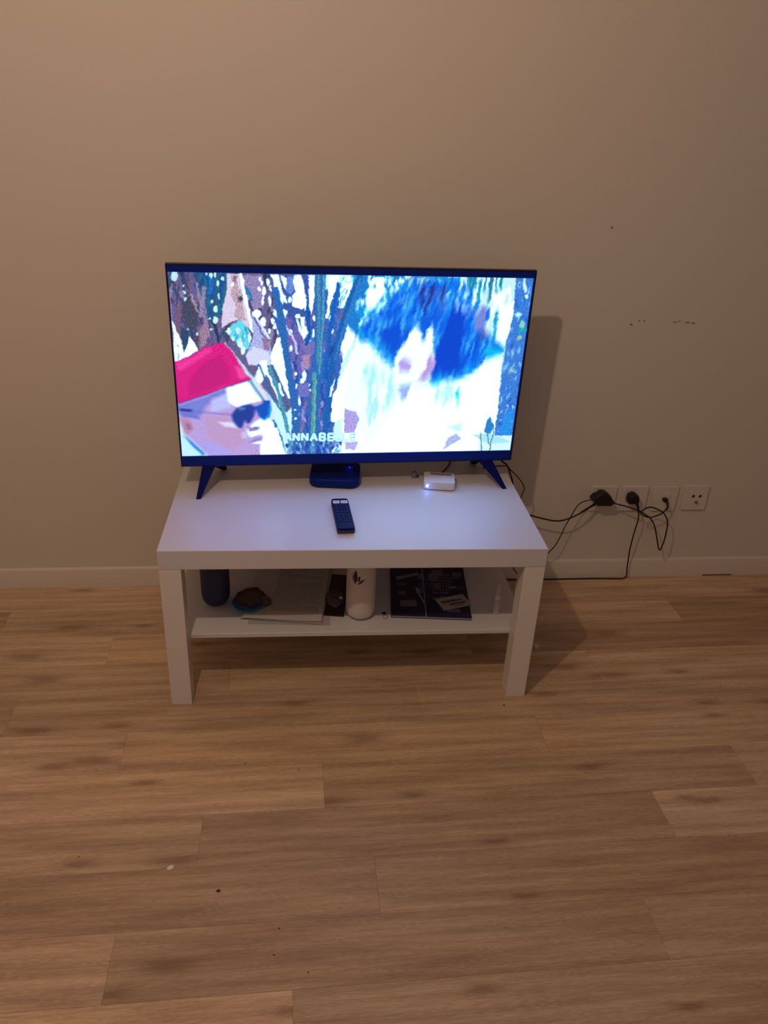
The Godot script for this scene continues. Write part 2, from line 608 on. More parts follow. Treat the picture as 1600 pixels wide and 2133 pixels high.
func television() -> void:
	var t := thing("television", "flat black television showing a bright film scene, on two splayed feet", "television", tt(0.0032, 0.5087, -0.3427), 0.0651 - TURN)
	t.rotation.x = 0.0203
	var w := 0.875
	var h := 0.5045
	# frame: four bars round the screen, then the thin black edge and the back
	var u0 := -0.4335
	var u1 := 0.4322
	var v0 := 0.0285
	var v1 := 0.4856
	var st := begin()
	rbox_into(st, Vector3(w - 0.004, v0 - 0.002, 0.010), 0.0012, Vector3(0, v0 / 2 + 0.001, -0.005))
	rbox_into(st, Vector3(w - 0.004, h - v1 - 0.002, 0.010), 0.0012, Vector3(0, (h + v1) / 2 - 0.001, -0.005))
	rbox_into(st, Vector3(w / 2 + u0 - 0.002 + 0.0005, h - 0.006, 0.010), 0.0010, Vector3((-w / 2 + u0) / 2 + 0.001, h / 2, -0.005))
	rbox_into(st, Vector3(w / 2 - u1 - 0.002 + 0.0005, h - 0.006, 0.010), 0.0010, Vector3((w / 2 + u1) / 2 - 0.001, h / 2, -0.005))
	add_mesh("bezel", st.commit(), M.bezel, t).set_meta("label", "glossy black bezel tinted blue for screen glare")
	st = begin()
	var e := 0.0032
	for s in [-1, 1]:
		rbox_into(st, Vector3(e, h, 0.0145), 0.0008, Vector3(s * (w / 2 - e / 2), h / 2, -0.0065))
	rbox_into(st, Vector3(w - 0.002, e, 0.0145), 0.0008, Vector3(0, h - e / 2, -0.0065))
	rbox_into(st, Vector3(w - 0.002, e * 0.6, 0.0145), 0.0008, Vector3(0, e * 0.3, -0.0065))
	add_mesh("edge_trim", st.commit(), M.edge, t)
	st = begin()
	rbox_into(st, Vector3(w - 0.002, h - 0.002, 0.008), 0.002, Vector3(0, h / 2, -0.013))
	add_mesh("back_panel", st.commit(), M.black, t)
	add_mesh("rear_housing", rbox(Vector3(0.62, 0.27, 0.05), 0.012, Vector3(0, 0.16, -0.042)), M.black, t)
	paint_screen()
	var lit := mat(Color(0.01, 0.01, 0.012), 0.25)
	lit.emission_enabled = true
	lit.emission_operator = BaseMaterial3D.EMISSION_OP_MULTIPLY
	lit.emission = Color.WHITE
	lit.emission_texture = texture(finish_screen())
	lit.emission_energy_multiplier = HOT
	st = begin()
	var f := Vector3(0, 0, 1)
	quad(st, [Vector3(u0, v1, -0.003), Vector3(u1, v1, -0.003), Vector3(u1, v0, -0.003), Vector3(u0, v0, -0.003)], [f, f, f, f])
	for side in [[u0, v0, u1, v0, Vector3(0, -1, 0)], [u0, v1, u1, v1, Vector3(0, 1, 0)], [u0, v0, u0, v1, Vector3(-1, 0, 0)], [u1, v0, u1, v1, Vector3(1, 0, 0)]]:
		var n: Vector3 = side[4]
		quad(st, [Vector3(side[0], side[1], -0.003), Vector3(side[2], side[3], -0.003), Vector3(side[2], side[3], -0.008), Vector3(side[0], side[1], -0.008)], [n, n, n, n], [Vector2.ZERO, Vector2.ZERO, Vector2.ZERO, Vector2.ZERO])
	add_mesh("screen", st.commit(), lit, t).set_meta("label", "lit screen with a man in a red fez and sunglasses and a blurred second figure")
	var glow := AreaLight3D.new()
	glow.name = "screen_light"
	glow.area_size = Vector2(u1 - u0, v1 - v0)
	glow.position = Vector3((u0 + u1) / 2, (v0 + v1) / 2, 0.004)
	glow.rotation.y = PI
	glow.light_color = Color(0.16, 0.47, 1.0)
	glow.light_energy = SCREEN_LIGHT
	glow.shadow_enabled = true
	t.add_child(glow)
	# feet: a blade running forward and outward, a short strut running back
	var inv := t.transform.affine_inverse()
	for s in [-1, 1]:
		var tip := inv * tt(-0.388, TABLE_H, -0.262) if s < 0 else inv * tt(0.419, TABLE_H, -0.327)
		var heel := inv * tt(-0.34, TABLE_H, -0.452) if s < 0 else inv * tt(0.365, TABLE_H, -0.50)
		var x_out := -0.3835 if s < 0 else 0.3840
		var x_in := -0.3510 if s < 0 else 0.3440
		var foot := Node3D.new()
		foot.name = "foot"
		t.add_child(foot, true)
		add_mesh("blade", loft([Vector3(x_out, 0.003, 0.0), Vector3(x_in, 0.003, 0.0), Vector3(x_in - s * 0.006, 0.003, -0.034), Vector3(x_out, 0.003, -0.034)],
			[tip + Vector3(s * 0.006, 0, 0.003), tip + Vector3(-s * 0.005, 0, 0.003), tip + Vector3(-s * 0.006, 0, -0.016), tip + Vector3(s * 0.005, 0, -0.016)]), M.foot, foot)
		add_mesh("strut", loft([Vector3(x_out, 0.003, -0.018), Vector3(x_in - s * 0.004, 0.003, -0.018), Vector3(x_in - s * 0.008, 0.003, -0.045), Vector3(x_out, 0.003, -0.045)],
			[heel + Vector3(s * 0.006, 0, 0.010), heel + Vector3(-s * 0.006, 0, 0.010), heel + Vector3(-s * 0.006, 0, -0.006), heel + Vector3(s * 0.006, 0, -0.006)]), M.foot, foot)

const SCREEN_LIGHT := 0.11

# the picture on the screen: painted in an image of 1024 x 560
var pic: Image

func C8(r: int, g: int, b: int) -> Color:              # the stored value shows as this colour at the screen's brightness; whites are stored at full strength
	var c := Color8(r, g, b).srgb_to_linear()
	var hot := smoothstep(0.72, 1.0, minf(c.r, minf(c.g, c.b)))
	return Color(lerpf(c.r / HOT, 0.425, hot), lerpf(c.g / HOT, 0.66, hot), lerpf(c.b / HOT, 1.0, hot)).linear_to_srgb()

func spans(pts: PackedVector2Array, each: Callable) -> void:
	var lo := 1e9
	var hi := -1e9
	for q in pts:
		lo = minf(lo, q.y)
		hi = maxf(hi, q.y)
	for y in range(maxi(0, floori(lo)), mini(559, ceili(hi)) + 1):
		var xs := []
		for i in pts.size():
			var a := pts[i]
			var b := pts[(i + 1) % pts.size()]
			if (a.y <= y + 0.5) != (b.y <= y + 0.5):
				xs.append(a.x + (y + 0.5 - a.y) / (b.y - a.y) * (b.x - a.x))
		xs.sort()
		for i in range(0, xs.size() - 1, 2):
			var x0 := clampi(roundi(xs[i]), 0, 1024)
			var x1 := clampi(roundi(xs[i + 1]), 0, 1024)
			if x1 > x0:
				each.call(x0, x1, y)

func points(flat: Array) -> PackedVector2Array:
	var a := PackedVector2Array()
	for i in range(0, flat.size(), 2):
		a.append(Vector2(flat[i], flat[i + 1]))
	return a

func fill(pts: PackedVector2Array, c: Color) -> void:
	spans(pts, func(x0: int, x1: int, y: int) -> void: pic.fill_rect(Rect2i(x0, y, x1 - x0, 1), c))

func pg(c: Color, flat: Array) -> void:
	fill(points(flat), c)

func sk(c: Color, w: int, flat: Array) -> void:
	var p := points(flat)
	for i in p.size() - 1:
		var d := (p[i + 1] - p[i]).normalized() * w * 0.65
		var n := Vector2(-d.y, d.x)
		var e := d * 0.35
		fill(PackedVector2Array([p[i] + n - e, p[i + 1] + n + e, p[i + 1] - n + e, p[i] - n - e]), c)

func el(c: Color, x: int, y: int, rx: int, ry: int, turn: int) -> void:
	var a := PackedVector2Array()
	for i in 14:
		a.append(Vector2(x, y) + Vector2(cos(TAU * i / 14) * rx, sin(TAU * i / 14) * ry).rotated(deg_to_rad(turn)))
	fill(a, c)

func scatter(colors: Array, n: int, w0: int, w1: int, l0: int, l1: int, a0: int, a1: int, flat: Array) -> void:   # leaf-shaped dabs inside an outline
	var area := points(flat)
	var box := Rect2(area[0], Vector2.ZERO)
	for q in area:
		box = box.expand(q)
	var left := n
	var tries := 0
	while left > 0 and tries < n * 20:
		tries += 1
		var c := box.position + Vector2(rng.randf() * box.size.x, rng.randf() * box.size.y)
		if not Geometry2D.is_point_in_polygon(c, area):
			continue
		left -= 1
		var d := Vector2.from_angle(deg_to_rad(rng.randf_range(a0, a1))) * rng.randf_range(l0, l1) * 0.62
		var s := d.orthogonal().normalized() * rng.randf_range(w0, w1) * 0.62
		fill(PackedVector2Array([c - d, c - d * 0.4 + s, c + d * 0.35 + s * 0.9, c + d, c + d * 0.35 - s * 0.8, c - d * 0.4 - s]), colors[rng.randi_range(0, colors.size() - 1)])

func soften(k: int, flat: Array) -> void:
	var area := points(flat)
	var box := Rect2(area[0], Vector2.ZERO)
	for q in area:
		box = box.expand(q)
	var r := Rect2i(box.grow(k * 2)).intersection(Rect2i(0, 0, 1024, 560))
	var soft := pic.get_region(r)
	soft.resize(maxi(2, r.size.x / k), maxi(2, r.size.y / k), Image.INTERPOLATE_TRILINEAR if false else Image.INTERPOLATE_LANCZOS)
	soft.resize(r.size.x, r.size.y, Image.INTERPOLATE_CUBIC)
	spans(area, func(x0: int, x1: int, y: int) -> void: pic.blit_rect(soft, Rect2i(x0 - r.position.x, y - r.position.y, x1 - x0, 1), Vector2i(x0, y)))

func finish_screen() -> Image:                         # ragged outlines, the moving figure smeared, then the lettering on top
	var a := FastNoiseLite.new()
	a.seed = 5
	a.frequency = 0.035
	a.fractal_octaves = 3
	var b := FastNoiseLite.new()
	b.seed = 8
	b.frequency = 0.11
	b.fractal_octaves = 2
	var src := pic.get_data()
	var out := PackedByteArray()
	out.resize(src.size())
	for y in 560:
		for x in 1024:
			var man := smoothstep(1.0, 0.7, Vector2((x - 105) / 190.0, (y - 420) / 215.0).length())
			var smear := smoothstep(1.15, 0.55, Vector2((x - 735) / 290.0, (y - 250) / 260.0).length())
			var amp := lerpf(3.4, 1.0, man) * (1.0 + 0.6 * smear)
			var px := x + a.get_noise_2d(x, y) * amp + b.get_noise_2d(x * 0.9, y * 0.9) * amp * 0.30
			var py := y + a.get_noise_2d(x + 700.0, y) * amp + b.get_noise_2d(x, y + 900.0) * amp * 0.25
			var reach := lerpf(lerpf(1.4, 3.0, man), 13.0, smear)
			var sum := Vector3.ZERO
			for t in 7:
				var d := (t - 3) / 3.0
				var sx := clampi(int(px - d * reach * 0.22 + (1.0 if t % 2 else -1.0) * (0.9 + 2.0 * man)), 0, 1023)
				var sy := clampi(int(py + d * reach), 0, 559)
				var q := (sy * 1024 + sx) * 3
				sum += Vector3(src[q], src[q + 1], src[q + 2])
			sum /= 7.0
			var shade := 1.0 + (0.30 - 0.24 * maxf(man, smear)) * b.get_noise_2d(x * 2.2 + 300.0, y * 1.1) * smoothstep(165.0, 110.0, sum.y)
			var at := (y * 1024 + x) * 3
			out[at] = clampi(int(sum.x * shade), 0, 255)
			out[at + 1] = clampi(int(sum.y * shade), 0, 255)
			out[at + 2] = clampi(int(sum.z * shade), 0, 255)
	pic = Image.create_from_data(1024, 560, false, Image.FORMAT_RGB8, out)
	paint_lettering()
	pic.resize(720, 394, Image.INTERPOLATE_LANCZOS)
	pic.resize(1024, 560, Image.INTERPOLATE_CUBIC)
	return pic

# ---------------------------------------------------------------- on the tabletop

func led(parent: Node3D, at: Vector3, r: float, color: Color, energy: float) -> void:
	var m := mat(Color(0.8, 0.85, 0.9), 0.3)
	m.emission_enabled = true
	m.emission = color
	m.emission_energy_multiplier = energy
	add_mesh("indicator_light", lathe([Vector2(0.0001, -r), Vector2(r * 0.7, -r * 0.7), Vector2(r, 0), Vector2(r * 0.7, r * 0.7), Vector2(0.0001, r)], 14), m, parent, at)

func lit_led(parent: Node3D, at: Vector3, color: Color, energy: float) -> void:
	var o := OmniLight3D.new()
	o.name = "indicator_glow"
	o.position = at
	o.light_color = color
	o.light_energy = energy
	o.light_size = 0.002
	o.omni_range = 6.0
	o.omni_attenuation = 2.0
	o.shadow_enabled = true
	parent.add_child(o)

func on_table() -> void:
	# set-top box, half under the television
	var s := thing("set_top_box", "dark rounded square media box tucked half under the television", "media box", tt(-0.0375, TABLE_H, -0.3855), -0.09 - TURN)
	var body := begin()
	prism_into(body, rounded(0.134, 0.130, 0.026, 8), 0.0025, 0.027, 0.006, 4)
	var o := add_mesh("body", body.commit(), M.box_blue_glare, s)
	o.rotation.x = -PI / 2
	o = add_mesh("base", prism(rounded(0.122, 0.118, 0.022, 8), 0.0, 0.003, 0.0008), M.black, s)
	o.rotation.x = -PI / 2
	led(s, Vector3(0.038, 0.0272, -0.018), 0.0022, Color(0.05, 0.10, 1.0), 1.2)
	lit_led(s, Vector3(0.038, 0.0315, -0.018), Color(0.1, 0.15, 1.0), 0.0001)
	# remote control
	var r := thing("remote_control", "slim black remote control with two white keys lying in front of the media box", "remote control", tt(-0.0275, TABLE_H, -0.155), 0.064 - TURN)
	o = add_mesh("body", prism(rounded(0.0435, 0.160, 0.006, 4), 0.0, 0.0115, 0.003), mat(Color(0.16, 0.18, 0.30), 0.4), r)  # remote body, blue glare painted into the dark plastic
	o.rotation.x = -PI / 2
	o = add_mesh("face", prism(rounded(0.0425, 0.161, 0.008, 4), 0.0085, 0.0155, 0.002), mat(Color(0.05, 0.085, 0.30), 0.5, 0.0, 0.2), r)  # black face coloured blue for the glare of the screen
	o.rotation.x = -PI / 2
	for k in 2:
		var b := add_mesh("button", rbox(Vector3(0.0168, 0.002, 0.0150), 0.0008, Vector3(-0.0098 + 0.0196 * k, 0.0158, -0.0585)), M.white, r)
		b.set_meta("label", "white wide key")
		add_mesh("key_print", rbox(Vector3(0.011, 0.0006, 0.0045), 0.0002, Vector3(-0.0098 + 0.0196 * k, 0.01665, -0.0585), 1), mat(Color(0.55, 0.53, 0.58), 0.5), b)
	var key := mat(Color(0.05, 0.085, 0.28), 0.5, 0.0, 0.2)  # keys share the painted blue glare of the face
	var ink := mat(Color(0.32, 0.38, 0.58), 0.5)
	var rows := [-0.043, -0.030, -0.017, -0.004, 0.008, 0.017, 0.026, 0.035, 0.044]
	for i in rows.size():
		for k in 3:
			if i in [1, 2] and k == 1:
				continue
			var at := Vector3(-0.0125 + 0.0125 * k, 0.0157, rows[i])
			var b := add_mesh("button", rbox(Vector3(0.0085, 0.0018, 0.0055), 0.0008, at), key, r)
			add_mesh("key_print", rbox(Vector3(0.0026 if (i + k) % 3 else 0.0034, 0.0004, 0.0022), 0.0001, at + Vector3(0, 0.0010, 0), 1), ink, b)
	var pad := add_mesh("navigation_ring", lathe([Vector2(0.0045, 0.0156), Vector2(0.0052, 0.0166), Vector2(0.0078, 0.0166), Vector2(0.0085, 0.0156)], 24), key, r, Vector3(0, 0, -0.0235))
	pad.set_meta("label", "round direction pad")
	# white modem
	var w := thing("white_modem", "small white box with a glowing blue-white light, beside the right foot", "modem", tt(0.2415, TABLE_H, -0.345), -0.145 - TURN)
	o = add_mesh("body", prism(rounded(0.084, 0.066, 0.008, 5), 0.0015, 0.025, 0.003), M.white, w)
	o.rotation.x = -PI / 2
	o = add_mesh("vent_recess", rbox(Vector3(0.058, 0.001, 0.013), 0.0004, Vector3(0.004, 0.0251, -0.0195), 1), mat(Color(0.50, 0.48, 0.58), 0.6), w)
	o = add_mesh("base", prism(rounded(0.078, 0.060, 0.006, 4), 0.0, 0.002, 0.0), M.grey, w)
	o.rotation.x = -PI / 2
	led(w, Vector3(-0.032, 0.0125, 0.0335), 0.0036, Color(0.75, 0.92, 1.0), 3.0)
	lit_led(w, Vector3(-0.032, 0.0125, 0.0405), Color(0.25, 0.5, 1.0), 0.00022)
	add_mesh("indicator_dot", lathe([Vector2(0.0001, -0.0016), Vector2(0.0016, 0), Vector2(0.0001, 0.0016)], 10), mat(Color(0.02, 0.08, 0.3), 0.4), w, Vector3(-0.0245, 0.0125, 0.0331))
	# loose plug
	var p := thing("loose_plug", "tiny grey plug lying under the television near the white box", "plug", tt(0.181, TABLE_H, -0.398), 0.5)
	add_mesh("body", lump(Vector3(0.017, 0.019, 0.015), 0.25, 0.6, 5, 16), M.grey, p)
	add_mesh("tip", tube([Vector3(0.004, 0.004, 0.003), Vector3(0.008, 0.004, 0.009)], 0.0035, 10), M.plug, p)

# ---------------------------------------------------------------- on the shelf

func page(w: int, h: int, paper: Color, ink: Color, x0: float, x1: float, y0: float, y1: float, pitch: int, s: int) -> Image:
	var img := Image.create(w, h, false, Image.FORMAT_RGB8)
	img.fill(paper)
	rng.seed = s
	var y := int(y0 * h)
	while y < y1 * h:
		var end := x0 + (x1 - x0) * (1.0 if rng.randf() < 0.7 else rng.randf_range(0.3, 0.8))
		var x := int(x0 * w)
		while x < end * w and rng.randf() < 0.995:
			var word := rng.randi_range(4, 14)
			img.fill_rect(Rect2i(x, y, word, maxi(2, pitch / 3)), ink)
			x += word + 4
		y += pitch
	return img

func on_shelf() -> void:
	var yaw := -0.1 - TURN
	# navy bottle
	var prof := [Vector2(0.0005, 0.0), Vector2(0.012, 0.0004), Vector2(0.021, 0.0025), Vector2(0.029, 0.008), Vector2(0.0340, 0.017), Vector2(0.0362, 0.028), Vector2(0.0368, 0.042), Vector2(0.0368, 0.17), Vector2(0.035, 0.178)]
	var b := thing("drinking_bottle", "dark navy cylindrical bottle with a rounded base at the shelf's left end", "bottle", tt(-0.3498, SHELF_H, -0.1892))
	add_mesh("body", lathe(prof, 40), mat(Color(0.15, 0.175, 0.30), 0.6), b)
	add_mesh("cap", lathe([Vector2(0.035, 0.176), Vector2(0.0345, 0.182), Vector2(0.033, 0.203), Vector2(0.029, 0.208), Vector2(0.0005, 0.209)], 40), M.black, b)
	# white bottle with a leaf print
	var img := Image.create(512, 512, false, Image.FORMAT_RGB8)
	img.fill(Color(0.84, 0.80, 0.76))
	pic = Image.create(1024, 560, false, Image.FORMAT_RGB8)
	pic.fill(Color(0.84, 0.80, 0.76))
	for l in [[428, 191, 108, -88.0, 27.0, Color(0.05, 0.10, 0.24)], [456, 190, 92, -26.0, 10.0, Color(0.24, 0.20, 0.20)], [464, 172, 50, -70.0, 15.0, Color(0.24, 0.20, 0.20)], [400, 176, 76, -100.0, 8.0, Color(0.52, 0.50, 0.50)]]:
		var d: Vector2 = Vector2.from_angle(deg_to_rad(l[3])) * l[2]
		var n: Vector2 = d.orthogonal().normalized() * l[4]
		var c := Vector2(l[0], l[1])
		fill(PackedVector2Array([c, c + d * 0.25 + n * 0.8, c + d * 0.5 + n, c + d * 0.8 + n * 0.6, c + d, c + d * 0.8 - n * 0.6, c + d * 0.5 - n, c + d * 0.25 - n * 0.8]), l[5])
	var w := thing("printed_bottle", "tall white bottle with a dark leaf print standing mid shelf", "bottle", tt(0.0217, SHELF_H, -0.1242))
	var leaf := printed(pic.duplicate(), 0.42)
	add_mesh("body", lathe([Vector2(0.0005, 0.0), Vector2(0.016, 0.0004), Vector2(0.026, 0.003), Vector2(0.0330, 0.009), Vector2(0.0364, 0.018), Vector2(0.0372, 0.028), Vector2(0.0372, 0.10), Vector2(0.0365, 0.165), Vector2(0.030, 0.186)], 48), leaf, w).rotation.y = PI
	add_mesh("cap", lathe([Vector2(0.029, 0.185), Vector2(0.0275, 0.190), Vector2(0.0275, 0.212), Vector2(0.024, 0.217), Vector2(0.0005, 0.218)], 36), M.white, w)
	# letters: three loose sheets
	var sheets := [[0.205, 0.27, 0.0006, tt(-0.1515, SHELF_H + 0.0004, -0.2182), -0.06, Color(0.70, 0.69, 0.70)], [0.208, 0.272, 0.0008, tt(-0.1614, SHELF_H + 0.0030, -0.2290), -0.14, Color(0.74, 0.71, 0.68)], [0.200, 0.265, 0.0008, tt(-0.1633, SHELF_H + 0.0062, -0.2256), -0.11, Color(0.78, 0.75, 0.72)]]
	var labels := ["bottom white letter sheet under the pile, its front corner peeking out", "middle white letter sheet of the pile left of the printed bottle", "top printed letter sheet of the pile left of the printed bottle"]
	for k in 3:
		var s: Array = sheets[k]
		var lift := [0.0, 0.0010, 0.0040][k] as float
		var m := printed(page(420, 560, s[5], Color(0.40, 0.38, 0.38), 0.32, 0.92, 0.06, 0.85, 16, 50 + k), 0.7)
		var o := add_mesh("letter_sheet", sheet(s[0], s[1], s[2], func(u: float, v: float) -> float: return lift * (v * v * (0.4 + 0.6 * sin(u * 5.0 + 1.5) * 0.5) + 0.3 * u * v)), m, null, s[3])
		o.rotation.y = s[4] - TURN
		tag(o, labels[k], "paper", "letters piled on the shelf")
	# round brown bundle on a shallow blue dish
	var dish := thing("blue_dish", "shallow round blue dish at the left edge of the letters", "dish", tt(-0.2637, SHELF_H + 0.0085, -0.1621))
	add_mesh("bowl", lathe([Vector2(0.0005, 0.0), Vector2(0.030, 0.0), Vector2(0.038, 0.004), Vector2(0.0435, 0.0095), Vector2(0.0420, 0.0105), Vector2(0.038, 0.006), Vector2(0.028, 0.003), Vector2(0.0005, 0.0025)], 36), mat(Color(0.20, 0.52, 0.72), 0.4), dish)
	var brown := thing("brown_bundle", "crumpled dark brown rounded bundle lying in the blue dish", "bundle", tt(-0.2598, SHELF_H + 0.0125, -0.1779))
	add_mesh("body", lump(Vector3(0.078, 0.034, 0.066), 0.30, 0.45, 9, 36), mat(Color(0.30, 0.215, 0.175), 0.85), brown)
	add_mesh("fold", lump(Vector3(0.040, 0.026, 0.034), 0.3, 0.5, 15, 24), mat(Color(0.38, 0.29, 0.245), 0.85), brown, Vector3(0.034, -0.008, 0.010))
	# dark flyer and crumpled wrapper
	var fly := add_mesh("dark_flyer", sheet(0.062, 0.20, 0.0016, func(_u: float, _v: float) -> float: return 0.0), mat(Color(0.21, 0.17, 0.175), 0.45), null, tt(-0.0374, SHELF_H + 0.0004, -0.2172))
	fly.rotation.y = -0.14 - TURN
	tag(fly, "narrow dark flyer lying between the letters and the printed bottle", "flyer")
	var wrap := add_mesh("crumpled_wrapper", lump(Vector3(0.050, 0.016, 0.075), 0.35, 1.2, 33, 40), mat(Color(0.36, 0.31, 0.30), 0.3), null, tt(-0.0413, SHELF_H + 0.0024, -0.1936))
	tag(wrap, "small crumpled grey-brown wrapper on the dark flyer beside the printed bottle", "wrapper")
	var scrap := add_mesh("white_scrap", lump(Vector3(0.010, 0.006, 0.008), 0.4, 1.2, 41, 12), M.white, null, tt(-0.0251, SHELF_H + 0.0150, -0.1779))
	tag(scrap, "tiny white scrap on the wrapper beside the printed bottle", "scrap")
	# magazine
	pic = Image.create(1024, 560, false, Image.FORMAT_RGB8)
	pic.fill(Color(0.13, 0.135, 0.26))
	rng.seed = 77
	for k in 26:
		var c: Color = [Color(0.42, 0.42, 0.54), Color(0.22, 0.23, 0.44), Color(0.44, 0.36, 0.38), Color(0.36, 0.42, 0.47), Color(0.12, 0.12, 0.22)][k % 5]
		pic.fill_rect(Rect2i(rng.randi_range(20, 900), rng.randi_range(20, 480), rng.randi_range(60, 190), rng.randi_range(20, 80)), c)
	for k in 7:
		for i in rng.randi_range(4, 9):
			pic.fill_rect(Rect2i(560 + i * 44, 90 + k * 34, 26, 14), Color(0.50, 0.47, 0.55))
	fill(PackedVector2Array([Vector2(70, 140), Vector2(330, 90), Vector2(380, 70), Vector2(370, 110), Vector2(90, 175)]), Color(0.54, 0.54, 0.62))
	fill(PackedVector2Array([Vector2(330, 260), Vector2(350, 255), Vector2(440, 420), Vector2(424, 424)]), Color(0.70, 0.64, 0.60))
	fill(PackedVector2Array([Vector2(120, 400), Vector2(330, 392), Vector2(340, 460), Vector2(116, 462)]), Color(0.46, 0.45, 0.46))
	pic.fill_rect(Rect2i(438, 0, 12, 560), Color(0.62, 0.60, 0.64))
	var mg := thing("magazine", "dark blue glossy magazine right of the printed bottle, with a pale stripe", "magazine", tt(0.2165, SHELF_H, -0.2241), yaw + 0.012)
	add_mesh("cover", rbox(Vector3(0.209, 0.0010, 0.25), 0.0004, Vector3(0, 0.0067, 0), 1), printed(pic.duplicate(), 0.3), mg)
	var leafs := begin()
	for k in 4:
		rbox_into(leafs, Vector3(0.206, 0.0012, 0.247), 0.0004, Vector3(0.0008 * (k % 2), 0.0017 + 0.0013 * k, 0.0008 * (k % 2)), 1)
	add_mesh("pages", leafs.commit(), mat(Color(0.70, 0.66, 0.64), 0.8), mg)
	add_mesh("back_cover", rbox(Vector3(0.209, 0.0009, 0.25), 0.0003, Vector3(0, 0.0006, 0), 1), mat(Color(0.10, 0.11, 0.19), 0.35), mg)
	# card on the magazine
	var ci := page(340, 220, Color(0.70, 0.66, 0.64), Color(0.16, 0.13, 0.15), 0.1, 0.9, 0.28, 0.32, 60, 5)
	for k in 11:
		ci.fill_rect(Rect2i(50 + k * 22, 70, 15, 34), Color(0.17, 0.14, 0.16))
	ci.fill_rect(Rect2i(110, 128, 190, 24), Color(0.27, 0.22, 0.24))
	ci.fill_rect(Rect2i(150, 168, 120, 14), Color(0.40, 0.35, 0.36))
	var card := add_mesh("visiting_card", sheet(0.083, 0.055, 0.0008, func(_u: float, _v: float) -> float: return 0.0, 2, 2), printed(ci, 0.6), null, tt(0.2736, SHELF_H + 0.0076, -0.1641))
	card.rotation.y = 0.30 - TURN
	tag(card, "pale printed card lying askew on the dark magazine", "card")
	# nose spray
	var sp := thing("spray_bottle", "small white nozzle bottle standing at the shelf's right end", "bottle", tt(0.3803, SHELF_H, -0.1247))
	var clear := mat(Color(0.78, 0.74, 0.72), 0.35)
	add_mesh("body", lathe([Vector2(0.0005, 0), Vector2(0.0095, 0.0003), Vector2(0.0105, 0.002), Vector2(0.0105, 0.036), Vector2(0.0095, 0.041), Vector2(0.006, 0.044)], 28), clear, sp)
	add_mesh("collar", lathe([Vector2(0.006, 0.043), Vector2(0.0088, 0.0445), Vector2(0.0092, 0.048), Vector2(0.0088, 0.052), Vector2(0.0060, 0.0535)], 28), M.white, sp)
	add_mesh("nozzle", lathe([Vector2(0.0060, 0.053), Vector2(0.0078, 0.0560), Vector2(0.0070, 0.062), Vector2(0.0050, 0.078), Vector2(0.0032, 0.092), Vector2(0.0018, 0.0955), Vector2(0.0003, 0.0958)], 24), clear, sp)
	# key ring
	var kr := thing("key_ring", "small thin metal ring with dark tag beside the printed bottle", "key ring", tt(0.0871, SHELF_H, -0.1110))
	var loop := []
	for i in 25:
		loop.append(Vector3(cos(TAU * i / 24) * 0.0055, 0.0010, sin(TAU * i / 24) * 0.0085))
	add_mesh("ring", tube(loop, 0.0007, 6), M.steel, kr)
	add_mesh("tag", rbox(Vector3(0.009, 0.004, 0.007), 0.001, Vector3(-0.002, 0.0022, -0.015)), M.plug, kr)

# ---------------------------------------------------------------- wall sockets

func plate(at: Vector2, label: String) -> Node3D:
	var t := thing("wall_socket", label, "wall socket", Vector3(at.x, at.y, 0), 0.0, "row of wall sockets")
	add_mesh("cover_plate", prism(rounded(0.0815, 0.0865, 0.004, 4), 0.0, 0.0085, 0.0025), M.plate, t)
	return t

func ring(r0: float, r1: float, z0: float, z1: float, n := 28) -> ArrayMesh:
	return lathe([Vector2(r0, z0), Vector2(r0, z1), Vector2(r1, z1), Vector2(r1, z0)], n)

func power_well(t: Node3D) -> void:
	var o := add_mesh("socket_rim", lathe([Vector2(0.0185, 0.0082), Vector2(0.0195, 0.0098), Vector2(0.0225, 0.0098), Vector2(0.0235, 0.0082)], 32), M.plate, t)
	o.rotation.x = PI / 2
	for s in [-1, 1]:
		o = add_mesh("pin_hole", prism(disc(0.0026, 12), 0.0080, 0.0090), M.dark_hole, t, Vector3(s * 0.0095, 0, 0))
	o = add_mesh("earth_pin", lathe([Vector2(0.0025, 0.0080), Vector2(0.0025, 0.018), Vector2(0.0015, 0.020), Vector2(0.0001, 0.0205)], 12), M.steel, t, Vector3(0, 0.011, 0))
	o.rotation.x = PI / 2

